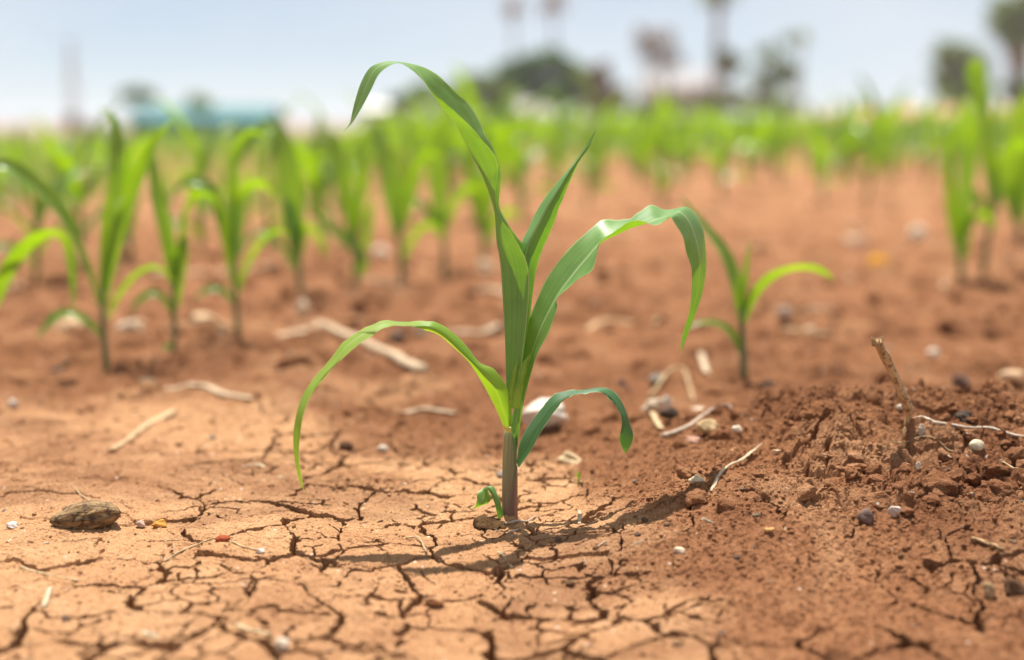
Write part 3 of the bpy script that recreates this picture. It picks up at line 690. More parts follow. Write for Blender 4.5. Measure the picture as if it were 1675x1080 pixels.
def arc_leaf(z0, az, length, width, e0, bend, twist=0.0, n=9, nu=5):
    """leaf that leaves the stem at height z0 towards az, rises at e0 and bends over"""
    t = np.linspace(0, 1, n); e = e0 - bend * t ** 1.6
    ds = length / (n - 1)
    r = np.concatenate([[0], np.cumsum(np.cos(e[:-1]) * ds)]); z = z0 + np.concatenate([[0], np.cumsum(np.sin(e[:-1]) * ds)])
    w = width * np.clip(np.minimum(0.35 + 2.6 * t, 1.0), 0, 1) * (1 - t ** 2.4) + 0.0004
    ca, sa = math.cos(az), math.sin(az)
    A = []; M = []; B = []
    for i in range(n):
        c = np.array([r[i] * ca, r[i] * sa, z[i]])
        side = np.array([-sa, ca, 0.0]); up = np.array([-math.sin(e[i]) * ca, -math.sin(e[i]) * sa, math.cos(e[i])])
        ph = twist * t[i]
        s2 = side * math.cos(ph) + up * math.sin(ph); u2 = up * math.cos(ph) - side * math.sin(ph)
        A.append(c + s2 * w[i] + u2 * w[i] * 0.45); B.append(c - s2 * w[i] + u2 * w[i] * 0.45); M.append(c)
    return strip(A, M, B, 2, nu, 0.6)
def corn_leaves(r):
    H = r.uniform(0.085, 0.12); out = []; az0 = r.uniform(0, math.pi)
    n = r.randint(5, 6)
    for i in range(n):
        f = i / (n - 1)
        az = az0 + math.pi * (i % 2) + r.uniform(-0.5, 0.5)
        out.append((H * (0.25 + 0.75 * f), az, r.uniform(0.13, 0.17) * (0.6 + 0.55 * f), r.uniform(0.011, 0.016), R(52 + 28 * f + r.uniform(-6, 6)),
                    R(r.uniform(95, 150) * (1.0 - 0.55 * f)), r.uniform(-0.9, 0.9)))
    return H, out
def corn_stem_pts(H): return [(0, 0, -0.01), (0.001, 0, H * 0.4), (0, 0.001, H), (0, 0, H * 1.15)], [0.0042, 0.0040, 0.0032, 0.001]
def make_corn(seed):
    r = random.Random(seed); H, lv = corn_leaves(r)
    o = empty('corn_plant', (0, 0, 0))
    P, rd = corn_stem_pts(H)
    mb = MB(); mb.add(*tube(P, rd, 7)); mb.build('stem', M_stem_bg, o)
    for a in lv: mb = MB(); mb.add(*arc_leaf(*a)); mb.build('leaf', M_leaf_bg, o)
    return o
def corn_mesh(seed):
    r = random.Random(seed); H, lv = corn_leaves(r); mb = MB()
    P, rd = corn_stem_pts(H); mb.add(*tube(P, rd, 5))
    for a in lv: mb.add(*arc_leaf(*a, n=7, nu=3))
    return mb
def gz(x, y): return float(h_base(np.array([x]), np.array([y]))[0])
protos = [make_corn(100 + i) for i in range(6)]
used = [False] * 6
def place_corn(k, x, y, rz, s, label, group):
    o = protos[k]
    if used[k]: o = copy_tree(o)
    used[k] = True
    o.location = (x, y, gz(x, y)); o.rotation_euler = (R(random.uniform(-6, 6)), R(random.uniform(-6, 6)), rz); o.scale = (s, s, s)
    tag(o, label, 'corn plant', group)
    return o
# second row on the left, just behind the first
near2 = [(60, 470, 'corn plant in the second row at the far left border'), (135, 440, 'corn plant in the second row above the leftmost arching leaf'),
         (215, 430, 'corn plant in the second row in front of the dark flat tree'), (330, 425, 'corn plant in the second row in front of the teal roof'),
         (440, 415, 'corn plant in the second row under the teal roof right end'), (530, 405, 'corn plant in the second row right of the teal roof')]
for i, (px, py, lb) in enumerate(near2):
    g = ground_pt(px, py); place_corn(i % 6, g[0], g[1], random.uniform(0, 6.3), random.uniform(1.05, 1.25), lb, ROWG)
cand = []
for j in range(0, 80):
    for i in range(-160, 161):
        y = 1.6 + j * 0.58 + random.uniform(-0.06, 0.06); x = i * 0.180 + 0.12 * j + random.uniform(-0.04, 0.04)
        if j % 2: x += 0.07
        D = y - CAM_Y; u = x / D
        if abs(u) > 0.56: continue
        front = 2.75 if u < -0.07 else (3.3 if u < 0.06 else (3.8 if u < 0.16 else (4.6 if u < 0.30 else 4.2)))
        front *= random.uniform(0.95, 1.15)
        if D < front or D > 27: continue
        if random.random() < 0.08: continue
        cand.append((D, x, y))
cand.sort()
lone = [c for c in cand if abs(c[1] / c[0]) < 0.42][:290]; rest = [c for c in cand if c not in set(lone)]
for D, x, y in lone:
    place_corn(random.randrange(6), x, y, random.uniform(0, 6.3), random.uniform(0.6, 0.8) if -0.27 < x / D < -0.15 else random.uniform(0.85, 1.35) if x / D < -0.10 else random.uniform(1.05, 1.7), 'small young corn plant in the far blurred rows of the field', 'far rows of young corn')
far = MB(); fm = [corn_mesh(200 + i) for i in range(5)]
fmv = [(np.concatenate(m.V), m.F, np.concatenate(m.UV)) for m in fm]
for D, x, y in rest[:2900]:
    V, F, UV = random.choice(fmv); a = random.uniform(0, 6.3); s = random.uniform(0.7, 1.25) if x / D < -0.10 else random.uniform(0.9, 1.4)
    Rm = np.array([[math.cos(a), -math.sin(a), 0], [math.sin(a), math.cos(a), 0], [0, 0, 1]])
    far.add(V @ Rm.T * s + np.array([x, y, gz(x, y)]), F, UV)
tag(far.build('corn_field', M_leaf_bg), 'distant mass of young corn filling the field to its edge', 'corn', None, 'stuff')

# ------------------------------------------------------------------ stones, clods, straw
import bmesh
_bm = bmesh.new(); bmesh.ops.create_icosphere(_bm, subdivisions=4, radius=1); _bm.verts.ensure_lookup_table()
ICO_V = np.array([v.co[:] for v in _bm.verts]); ICO_F = [tuple(v.index for v in f.verts) for f in _bm.faces]; _bm.free()
_bm = bmesh.new(); bmesh.ops.create_icosphere(_bm, subdivisions=2, radius=1); _bm.verts.ensure_lookup_table()
ICO2_V = np.array([v.co[:] for v in _bm.verts]); ICO2_F = [tuple(v.index for v in f.verts) for f in _bm.faces]; _bm.free()
def n3(V, f, s):
    return (vnoise(V[:, 0] * f + 3 * V[:, 2] * f * 0.33, V[:, 1] * f + 11, s) + vnoise(V[:, 1] * f - 5, V[:, 2] * f + 0.4 * V[:, 0] * f, s + 3)) * 0.5
def stone_mesh(seed, lump=0.28, facets=5, base=(ICO_V, ICO_F)):
    r = np.random.default_rng(seed); V = base[0].copy()
    for k in range(facets):                        # chip flats into it
        d = r.normal(size=3); d /= np.linalg.norm(d); c = r.uniform(0.55, 0.85)
        t = V @ d; V -= np.clip(t - c, 0, None)[:, None] * d * 0.85
    V *= (1 + lump * n3(V, 1.3, seed) + lump * 0.35 * n3(V, 4.0, seed + 1) + lump * 0.10 * n3(V, 12.0, seed + 2))[:, None]
    return V
_mats = {}
def stone_col(c, var=0.3, bump=0.0006):
    if c not in _mats: _mats[c] = plain('stone_%d' % len(_mats), c, 0.95, 0.38, 130, 0.05, bump=0.0012, c2=tuple(min(0.9, v * 1.12) for v in c))
    return _mats[c]
def stone(px, py, w, h, col, label, cat='stone', name='stone', lump=0.36, facets=9, sink=0.36, seed=None, mat=None, group=None, rz=None):
    g = ground_pt(px, py + h * 0.30); k = mpp(g[1]); seed = seed or int(px * 7 + py)
    V = stone_mesh(seed, lump, facets)
    a = rz if rz is not None else random.uniform(-0.5, 0.5)
    V = V * np.array([w / 2 * k, w / 2 * k * 0.75, h / 2 * k])
    Rm = np.array([[math.cos(a), -math.sin(a), 0], [math.sin(a), math.cos(a), 0], [0, 0, 1]]); V = V @ Rm.T
    V[:, 2] += h / 2 * k * (1 - sink)
    o = mesh_obj(name, V, ICO_F, mat or stone_col(col), None, True, loc=g)
    return tag(o, label, cat, group)
WHT = (0.76, 0.67, 0.55); CRM = (0.60, 0.43, 0.26); TAN = (0.52, 0.34, 0.19); PUR = (0.20, 0.135, 0.11); GRY = (0.42, 0.36, 0.31); DRK = (0.085, 0.06, 0.045)
stone(898, 690, 76, 44, WHT, 'big white lumpy rock directly behind the corn stem', lump=0.45)
M_pod = straw_mat('fibrous_clod', (0.10, 0.06, 0.03), (0.36, 0.225, 0.10), (0.05, 0.032, 0.02), 0.75, 0.9)
stone(262, 858, 36, 17, (0.62, 0.30, 0.07), 'small orange and cream pebble right of the dark oval clod')
stone(230, 858, 18, 15, (0.52, 0.37, 0.28), 'pinkish grey pebble between the dark clod and the orange pebble')
stone(1417, 848, 33, 27, PUR, 'round purple grey pebble in front of the soil heap', lump=0.15, facets=2)
stone(1463, 842, 19, 23, (0.62, 0.50, 0.40), 'pale upright pebble right of the purple grey one')
stone(1597, 732, 25, 20, (0.72, 0.60, 0.42), 'smooth round cream pebble below the long dry root', lump=0.1, facets=1)
stone(1272, 829, 18, 18, WHT, 'small angular white stone at the foot of the heap')
stone(1138, 788, 28, 18, (0.70, 0.55, 0.36), 'flat cream pebble at the end of the leaf shadow')
stone(1160, 705, 38, 28, (0.66, 0.47, 0.25), 'yellowish stone at the top of the slope')
stone(1070, 669, 36, 30, (0.70, 0.56, 0.40), 'cream round stone in the debris left of the slope')
stone(1092, 664, 20, 26, WHT, 'white stone leaning on the cream round one')
stone(1145, 670, 28, 15, (0.72, 0.58, 0.42), 'low whitish stone above the curved dry root')
stone(1098, 690, 34, 22, DRK, 'dark clod in the debris under the cream round stone', 'clod', 'soil_clod')
stone(1128, 722, 40, 18, (0.42, 0.24, 0.17), 'reddish flat stone below the yellowish stone')
stone(1205, 711, 18, 15, (0.76, 0.62, 0.48), 'small white pebble on the left shoulder of the heap', lump=0.12)
stone(1200, 739, 18, 12, (0.60, 0.33, 0.17), 'orange tan pebble above the curled dry leaf')
stone(1271, 744, 13, 10, (0.70, 0.52, 0.34), 'tiny cream pebble right of the curled dry leaf')
stone(1577, 685, 34, 24, DRK, 'dark grey stone on the crest right of the dry stub')
stone(1573, 622, 32, 27, PUR, 'blurred purple stone on the soil behind the crest')
stone(1656, 626, 52, 28, (0.72, 0.50, 0.30), 'blurred cream slab of stone by the right border')
stone(1506, 716, 21, 22, (0.56, 0.46, 0.37), 'grey white stone at the foot of the dry stub', lump=0.4)
stone(1472, 679, 13, 9, WHT, 'white grain left of the dry stub')
stone(1512, 690, 20, 10, CRM, 'flat tan pebble right of the dry stub')
stone(1555, 703, 14, 9, CRM, 'small tan pebble above the long dry root')
stone(932, 750, 36, 24, (0.70, 0.52, 0.30), 'yellow white lump of stone right of the stem', lump=0.45)
stone(799, 796, 20, 17, WHT, 'small white stone above the broken leaf')
stone(823, 782, 26, 13, (0.38, 0.33, 0.29), 'flat grey stone just behind the stem')
stone(1018, 634, 25, 26, (0.17, 0.10, 0.08), 'dark purple blurred stone above the drooping leaf')
stone(1437, 434, 34, 31, (0.75, 0.36, 0.03), 'blurred yellow orange fruit lying on the soil', 'fruit', 'fruit', lump=0.12, facets=0)
stone(1497, 396, 36, 32, (0.80, 0.68, 0.52), 'blurred white stone left of the right hand corn')
stone(1283, 530, 26, 26, (0.56, 0.46, 0.37), 'blurred grey stone right of the lone small corn plant')
stone(1326, 548, 26, 22, (0.66, 0.45, 0.27), 'blurred tan stone right of the grey blurred stone')
stone(1526, 580, 22, 18, (0.72, 0.60, 0.48), 'blurred white pebble behind the crest')
stone(1488, 540, 20, 18, (0.62, 0.50, 0.42), 'blurred pale pebble above the dry stub')
stone(792, 441, 36, 34, (0.72, 0.55, 0.36), 'blurred pale stone left of the main stalk')
stone(625, 420, 32, 30, (0.72, 0.57, 0.42), 'blurred pale stone between two row plants')
stone(1400, 395, 44, 26, (0.66, 0.44, 0.29), 'blurred reddish stone left of the yellow fruit')
stone(567, 730, 24, 20, (0.12, 0.06, 0.035), 'dark brown clod left of the plant on the crust', 'clod', 'soil_clod')
stone(600, 728, 44, 16, (0.50, 0.30, 0.13), 'ochre clod beside the dark brown clod', 'clod', 'soil_clod')
stone(626, 737, 20, 12, (0.72, 0.61, 0.49), 'white grain right of the ochre clod')
stone(116, 535, 56, 30, (0.66, 0.45, 0.27), 'blurred big tan stone in the left row')
stone(215, 540, 44, 30, (0.70, 0.55, 0.40), 'blurred pale stone between the two left corn plants')
stone(330, 526, 50, 24, (0.66, 0.46, 0.28), 'blurred tan stone left of the dark based corn plant')
stone(493, 512, 26, 38, (0.74, 0.60, 0.42), 'blurred upright cream stone below a row plant')
stone(20, 663, 22, 16, (0.70, 0.60, 0.50), 'blurred white pebble at the left border')
stone(1668, 815, 14, 14, WHT, 'white round pebble at the right border of the heap', lump=0.1)
M_seed = straw_mat('seed', (0.30, 0.05, 0.02), (0.50, 0.16, 0.08))
stone(365, 887, 26, 13, None, 'shiny reddish brown seed on the cracked crust', 'seed', 'seed', lump=0.08, facets=0, mat=stone_col((0.36, 0.09, 0.04)))
stone(426, 907, 17, 11, (0.70, 0.62, 0.52), 'white husk at the crack right of the red seed', 'husk', 'husk')
stone(462, 1060, 34, 24, (0.75, 0.60, 0.45), 'blurred white pebble at the bottom border')
stone(1618, 968, 30, 36, (0.45, 0.30, 0.16), 'blurred pale chunk at the lower right', lump=0.4)
stone(1655, 962, 40, 34, (0.13, 0.07, 0.04), 'blurred dark clod at the lower right border', 'clod', 'soil_clod', lump=0.4)
stone(820, 912, 14, 9, CRM, 'pale crumb on the crust in front of the stem')
stone(710, 985, 34, 20, (0.50, 0.27, 0.14), 'blurred soil lump in the lower foreground cracks', 'clod', 'soil_clod')
stone(20, 858, 22, 12, (0.70, 0.62, 0.55), 'white flake left of the dark oval clod')
stone(1113, 903, 24, 12, (0.72, 0.55, 0.38), 'whitish chip at the edge of the crust')
stone(1258, 872, 20, 13, (0.52, 0.30, 0.12), 'ochre crumb below the white angular stone')
stone(1500, 790, 9, 16, WHT, 'tiny white chip at the end of the stub shadow')
# the dark fibrous oval clod
def oval_clod():
    g = ground_pt(142, 860); k = mpp(g[1]); V = ICO_V.copy()
    x = V[:, 0]
    V[:, 1:] *= (1 - 0.35 * np.clip(-x, 0, 1) ** 1.3)[:, None]
    V *= (1 + 0.05 * n3(V, 3, 4))[:, None]
    ang = np.arctan2(V[:, 2], V[:, 1])
    V[:, 1:] *= (1 + 0.11 * vnoise(ang * 6 + x * 1.5, x * 3.0, 9) + 0.08 * vnoise(ang * 13 + x, x * 8, 10) + 0.05 * vnoise(ang * 20, x * 16, 12))[:, None]
    UV = np.column_stack([ang / (2 * math.pi) + 0.5, x * 0.5 + 0.5])
    V *= (1 + 0.05 * n3(V, 14, 21) + 0.04 * n3(V, 26, 25))[:, None]
    V = V * np.array([58, 30, 25]) * k; V[:, 2] += 15 * k
    o = mesh_obj('fibrous_clod', V, ICO_F, M_pod, None, True, UV, loc=g); o.rotation_euler = (0, R(-5), R(8))
    tag(o, 'dark brown striated oval clod lying on the left crust', 'clod')
oval_clod()

def straw(pts, w, label, mat=M_straw, cat='straw', name='straw', flat=0.30, lift=None, group=None, taper=(1, 1), jag=True, seg=8):
    """pts: (px, py[, lift px]) lying on the ground; w: width in photo px"""
    P = []; rr = []
    q = np.array([(p[0], p[1], p[2] if len(p) > 2 else 0.0) for p in pts], float)
    q = catmull(q, 4) if len(q) > 2 else q[0] + (q[1] - q[0]) * np.linspace(0, 1, 5)[:, None]
    for p in q:
        g = ground_pt(p[0], p[1]); k = mpp(g[1])
        P.append(g + np.array([0, 0, w * 0.40 * flat * k + p[2] * k])); rr.append(w * 0.40 * k)
    zz = np.array([p[2] for p in P]); n_ = len(zz)
    if n_ > 5:
        for _ in range(4): zz[1:-1] = 0.25 * zz[:-2] + 0.5 * zz[1:-1] + 0.25 * zz[2:]
        zz += w * 0.10 * k
    for i in range(n_):                       # stiff: rests on the high spots
        t = i / (n_ - 1)
        P[i][2] = zz[i] if n_ > 5 else max(zz[i], zz[0] * (1 - t) + zz[-1] * t)
    f = np.interp(np.linspace(0, 1, len(P)), np.linspace(0, 1, len(taper)), taper)
    rr = np.array(rr) * f
    V, F, UV = tube(P, rr, seg, True, 2, flat)
    q = 0.9 / max(rr.mean(), 1e-5)
    V = V + 0.22 * rr.mean() * np.column_stack([vnoise(V[:, 0] * q, V[:, 1] * q, 3), vnoise(V[:, 1] * q, V[:, 0] * q, 4), vnoise(V[:, 2] * q * 1.5, V[:, 0] * q, 6)])
    e = len(V) // seg                        # ragged, torn ends
    for r0, sg in ((0, -1), (e - 1, 1)):
        dirv = (P[-1] - P[-2]) if sg > 0 else (P[0] - P[1]); dirv = dirv / np.linalg.norm(dirv)
        for kk in range(seg): V[r0 * seg + kk] += dirv * rr.mean() * random.uniform(-0.6, 1.3)
    c = P[len(P) // 2]
    o = mesh_obj(name, V - c, F, mat, None, True, UV, loc=c)
    return tag(o, label, cat, group)
straw([(520, 538), (560, 556), (600, 572), (650, 592), (694, 622)], 21, 'thick pale dry stalk lying behind the left arching leaf', M_straw_w, 'stalk', 'dry_stalk', 0.9, taper=(0.6, 0.85, 0.9, 1, 1.15))
straw([(440, 562), (490, 550), (528, 540)], 20, 'flat faded strip at the left end of the thick pale stalk', M_straw_w)
straw([(265, 645), (300, 638), (332, 634), (370, 650), (412, 658)], 17, 'blurred bleached straw pair left of the arching leaf tip', M_straw_w)
straw([(180, 742), (205, 726), (240, 702), (283, 676)], 17, 'slanted tan straw on the left crust', M_straw, taper=(0.7, 0.6, 1, 1.1))
straw([(658, 680), (690, 672), (742, 682)], 13, 'short whitish straw behind the left leaf base', M_straw_w)
straw([(395, 766), (425, 764), (442, 772), (463, 782)], 10, 'curved white straw left of the drooping leaf tip', M_straw_w, taper=(0.4, 1, 1, 0.8))
straw([(35, 930), (80, 942), (126, 952)], 7, 'thin straight straw at the lower left', M_straw)
straw([(1138, 578), (1148, 596), (1157, 616)], 14, 'upright blurred whitish straw left of the lone corn plant', M_straw_w)
straw([(735, 550), (775, 552), (815, 546)], 20, 'blurred faded straw left of the main stalk', M_straw_w)
straw([(960, 540), (1000, 530), (1050, 535)], 15, 'blurred pale straw under the wide right leaf', M_straw)
straw([(250, 455), (330, 452), (450, 450)], 20, 'long blurred straw across the left rows', M_straw_w)
straw([(1062, 652), (1088, 634, 6), (1114, 622, 10), (1126, 640, 5), (1134, 662)], 6, 'thin bent grass stem over the debris', M_straw, flat=0.9)
straw([(1085, 718), (1120, 704), (1150, 688), (1185, 682), (1222, 686)], 8, 'curved dry root above the slope', M_root, 'root', 'dry_root', 0.9, taper=(1.6, 1, 0.9, 0.5, 0.2))
straw([(1163, 806), (1172, 790), (1188, 773, 3), (1212, 764, 5), (1230, 754, 7), (1246, 738, 10)], 9, 'curled tan dry leaf strip on the slope', M_straw_w, 'dry leaf', 'dry_leaf', 0.5, taper=(0.7, 1, 0.8, 1, 0.9, 0.25))
straw([(1494, 702, 3), (1515, 711, 4), (1530, 714, 2), (1580, 713, 4), (1630, 712, 4), (1690, 720, 4)], 8, 'long pale dry root running right from the stub', M_root, 'root', 'dry_root', 0.8, taper=(0.5, 0.9, 1, 0.9, 1, 1.2))
straw([(1460, 731, 1), (1500, 727, 3), (1535, 734, 2), (1560, 745)], 3, 'hair thin root across the stub shadow', M_straw, 'root', 'dry_root', 1.0)
straw([(815, 908), (838, 932)], 8, 'short straw chip in front of the stem shadow', M_straw)
straw([(82, 966), (72, 992)], 12, 'blurred straw chip at the lower left border', M_straw_w)
straw([(236, 1040), (272, 1058)], 14, 'blurred straw chip at the bottom left', M_straw_w)
straw([(385, 1030), (440, 1045)], 14, 'blurred pale straw near the bottom pebble', M_straw)
straw([(272, 918), (300, 903), (335, 890), (358, 886)], 5, 'thin grass stem ending at the red seed', M_straw, flat=0.9, taper=(0.6, 1, 0.8, 0.5))
straw([(372, 890), (400, 900), (424, 907)], 4, 'hair thin grass stem right of the red seed', M_straw, flat=0.9)
straw([(1132, 850), (1150, 856), (1168, 864)], 10, 'white frayed chip on the brown slope', M_straw_w, taper=(0.3, 1, 0.7))
straw([(665, 886), (685, 888, 4), (698, 908, 2)], 5, 'bent straw bit on the crust left of the stem', M_straw, flat=0.8)
straw([(948, 862, 0), (948, 850, 8)], 8, 'tiny upright white chip right of the stem foot', M_straw_w)
straw([(1590, 890), (1640, 905)], 9, 'blurred twig at the right border', M_stub, 'twig', 'twig', 0.9)
straw([(975, 905), (1000, 893), (1030, 898), (1052, 890)], 6, 'tangled root fibre bridging the crust crack', M_root, 'root', 'dry_root', 0.9, taper=(0.4, 1, 0.8, 0.3))
straw([(1068, 688), (1082, 706)], 14, 'short straw stub in the debris below the dark clod', M_straw)
straw([(1640, 770), (1675, 800)], 4, 'thin straw by the right border of the heap', M_straw, flat=0.8)
straw([(155, 832), (120, 800)], 3, 'hair thin straw behind the dark oval clod', M_straw, flat=0.8)
straw([(0, 480), (60, 470), (120, 478)], 16, 'blurred straw in the far left row', M_straw_w)

# straw bits strewn between the rows behind
def bit_mesh(i, mat):
    r = random.Random(i); P = [(-0.5, 0, 0.02), (-0.2, r.uniform(-.06, .06), 0.05 * r.random()), (0.2, r.uniform(-.1, .1), 0.06 * r.random()), (0.5, r.uniform(-.15, .15), 0.03)]
    V, F, UV = tube(P, np.array([0.04, 0.05, 0.045, 0.03]) * r.uniform(0.7, 1.6), 7, True, 4, 0.4)
    o = mesh_obj('straw', V, F, mat, None, True, UV); me = o.data; bpy.data.objects.remove(o); return me
bits = [bit_mesh(i, M_straw if i % 2 else M_straw_w) for i in range(6)]
for i in range(90):
    D = 1.7 + 3.3 * random.random() ** 1.3; u = random.uniform(-0.42, 0.42); x, y = u * D, D + CAM_Y
    z = float(h_full(np.array([x]), np.array([y]))[0][0]); L = random.uniform(0.025, 0.10)
    o = bpy.data.objects.new('straw', bits[i % 6]); COL.objects.link(o)
    o.location = (x, y, z + 0.02 * L); o.scale = (L, L * 0.9, L * 0.9); o.rotation_euler = (0, random.uniform(-.08, .08), random.uniform(0, 6.3))
    tag(o, 'blurred bit of dry straw lying between the rows behind', 'straw', 'straw bits strewn between the rows')
# dry broken stub standing on the heap
def stub():
    g = ground_pt(1484, 706); y0 = g[1]; k = mpp(y0)
    o = empty('dry_stub', g); tag(o, 'dry brown corn stub leaning left on top of the soil heap', 'dry stalk')
    spec = [(1484, 712, 0, 6), (1483, 695, -1, 6.5), (1486, 680, -2, 7), (1485, 668, -4, 10), (1472, 635, -10, 9.5), (1455, 598, -16, 9), (1441, 570, -22, 8.5), (1435, 559, -24, 8)]
    P = [at_y(a, b, y0 + c * 0.001) for a, b, c, d in spec]; rr = [d * 1.05 * k for a, b, c, d in spec]
    V, F, UV = tube(P, rr, 14, True, 5, 0.8)
    V = V + 0.0006 * np.column_stack([vnoise(V[:, 2] * 150, V[:, 0] * 300, 3), 0 * V[:, 0], 0 * V[:, 0]])
    mesh_obj('stalk', V - g, F, M_stub, o, True, UV)
    mb = MB(); e = P[-1]
    for i in range(9):
        a = i / 9 * 6.283; b = e + np.array([math.cos(a) * 7 * k, math.sin(a) * 6 * k, 0])
        mb.add(*tube([b - np.array([0, 0, 0.003]), b + np.array([0.0006 * math.cos(a), 0, 0.0012]), b + np.array([0.0012 * math.cos(a) - 0.0004, -0.0005, 0.0022 + 0.0018 * random.random()])], [0.0007, 0.0005, 0.0002], 5))
    mb.build('frayed_end', M_straw, o, origin=g)
    V, F, UV = tube([at_y(1478, 700, y0 - 0.002), at_y(1482, 706, y0 - 0.003), at_y(1481, 722, y0 - 0.006)], np.array([3, 6, 3]) * k, 8, True, 3)
    mesh_obj('root', V - g, F, M_stub, o, True, UV)
stub()
# withered leaf at the foot of the plant
def withered():
    g = ground_pt(800, 862)
    secs = [((830, 857, -8), (829, 856, -13), (827, 864, -17)), ((818, 857, -2), (816, 851, -9), (814, 866, -18)), ((806, 858, 2), (803, 846, -8), (801, 868, -21)),
            ((795, 856, 2), (791, 844, -9), (789, 867, -22)), ((784, 857, 0), (780, 846, -9), (781, 866, -19)), ((777, 858, -4), (774, 852, -9), (777, 864, -14)), ((774, 859, -9),)]
    o = blade('withered_leaf', secs, M_wither, None, fold=0.2, org=g); o.location = g
    for v in o.data.vertices:
        q = np.array([v.co[0]]); z = np.array([v.co[2]]); y = np.array([v.co[1]])
        v.co[2] += 0.0016 * float(vnoise(q * 320, y * 320, 8)[0]); v.co[1] += 0.0016 * float(vnoise(q * 260 + 4, z * 400, 9)[0])
    tag(o, 'dark withered leaf curled at the foot of the main corn stem', 'dry leaf')
    straw([(826, 866, 1), (845, 863, 3), (862, 858, 2), (880, 850, 1)], 5, 'brown rootlet curling round the foot of the main stem', M_root, 'root', 'dry_root', 0.9, taper=(1, 1.2, 1, 0.3))
    straw([(812, 872, 1), (835, 874, 3), (850, 872, 2), (866, 862, 1)], 4, 'second rootlet lower in front of the stem foot', M_root, 'root', 'dry_root', 0.9, taper=(0.4, 1.2, 1, 0.3))
withered()
# tiny seedling
def sprout():
    g = ground_pt(946, 797); o = empty('seedling', g); tag(o, 'tiny yellow green seedling poking through the soil right of the stem', 'seedling'); k = mpp(g[1])
    mb = MB(); mb.add(*tube([g, g + np.array([0, 0, 8 * k])], [1.6 * k, 1.3 * k], 6)); mb.build('stem', M_leaf_y, o, origin=g)
    for s in (-1, 1):
        A = []; M = []; B = []
        for t, w in ((0, 1), (0.4, 3), (0.75, 3.2), (1, 0.3)):
            c = g + np.array([s * 2.5 * t * k, 0, (7 + 15 * t) * k])
            A.append(c + np.array([-w * k * 0.5, w * k * 0.6, 0])); B.append(c + np.array([w * k * 0.5, -w * k * 0.6, 0])); M.append(c + np.array([-s * 0.6 * k, 0, 0]))
        V, F, UV = strip(A, M, B, 3, 5); mesh_obj('leaf', V - g, F, M_leaf_y, o, True, UV)
sprout()
# loose pebbles and crumbs strewn over the soil
peb = [stone_mesh(900 + i, 0.25, 4, (ICO2_V, ICO2_F)) for i in range(6)]
pmats = [plain('pebble_%d' % i, c, 0.9, 0.4, 1.8, 0.2, bump=0.15) for i, c in enumerate(((0.62, 0.45, 0.29), (0.54, 0.33, 0.17), (0.72, 0.62, 0.50), (0.40, 0.26, 0.18), (0.50, 0.28, 0.13)))]
pm = []
for i, V in enumerate(peb):
    for j, m in enumerate(pmats):
        o = None
        me = bpy.data.meshes.new('pebble'); me.from_pydata([tuple(v) for v in V], [], ICO2_F); me.polygons.foreach_set('use_smooth', [True] * len(me.polygons)); me.materials.append(m); pm.append(me)
STUB = ground_pt(1484, 706)
def strew(n, ulo, uhi, dlo, dhi, smin, smax, fn):
    D = dlo + (dhi - dlo) * rng.random(n) ** 1.4; u = ulo + (uhi - ulo) * rng.random(n)
    x = u * D; y = D + CAM_Y
    keep = (np.hypot(x, y) > 0.02) & (np.hypot(x - STUB[0], y - STUB[1] + 0.01) > 0.03)
    x, y = x[keep], y[keep]
    z, cr, mo, ck = h_full(x, y)
    for a, b, c, q, w, e in zip(x, y, z, ck, mo, cr):
        if q > 0.15: continue
        if w < 0.3 and rng.random() < 0.35: continue
        global LASTCR
        LASTCR = float(e)
        fn(a, b, c, smin + (smax - smin) * rng.random() ** 3)
def one_pebble(x, y, z, s):
    o = bpy.data.objects.new('pebble', random.choice(pm)); COL.objects.link(o)
    o.location = (x, y, z + s * 0.25); o.scale = (s, s * random.uniform(0.7, 1), s * random.uniform(0.5, 0.8)); o.rotation_euler = (random.uniform(-.3, .3), random.uniform(-.3, .3), random.uniform(0, 6.3))
    tag(o, 'small pale pebble lying loose on the red soil', 'pebble', 'loose pebbles strewn on the soil')
strew(230, -0.40, 0.40, 0.68, 2.3, 0.0010, 0.0034, one_pebble)
strew(60, 0.08, 0.40, 0.78, 1.05, 0.0009, 0.0026, one_pebble)
def row_stone(x, y, z, s):
    one_pebble(x, y, z, s); o = bpy.context.scene.collection.objects[-1]
    tag(o, 'blurred pale stone lying between the rows behind', 'stone', 'stones scattered between the rows'); o.name = 'stone'
strew(120, -0.40, 0.42, 1.35, 4.6, 0.003, 0.012, row_stone)
clodm = []
for i in range(6):
    V = stone_mesh(970 + i, 0.42, 6); V *= (1 + 0.07 * n3(V, 9, 41 + i) + 0.07 * n3(V, 20, 47 + i))[:, None]
    me = bpy.data.meshes.new('soil_clod'); me.from_pydata([tuple(v) for v in V], [], ICO_F); me.polygons.foreach_set('use_smooth', [True] * len(me.polygons)); me.materials.append(M_soil); clodm.append(me)
def one_clod(x, y, z, s):
    o = bpy.data.objects.new('soil_clod', random.choice(clodm)); COL.objects.link(o)
    o.location = (x, y, z + s * 0.15); o.scale = (s, s * random.uniform(0.7, 1), s * random.uniform(0.55, 0.8)); o.rotation_euler = (random.uniform(-.5, .5), random.uniform(-.5, .5), random.uniform(0, 6.3))
    tag(o, 'crumbly clod of red earth lying on or around the soil heap', 'clod', 'clods of earth around the heap')
strew(120, 0.12, 0.40, 0.84, 1.06, 0.0016, 0.0085, one_clod)
strew(60, 0.18, 0.41, 0.83, 0.98, 0.0035, 0.013, one_clod)
cb = MB(); crc = []; crumb = [stone_mesh(950 + i, 0.45, 3, (ICO2_V, ICO2_F)) for i in range(5)]
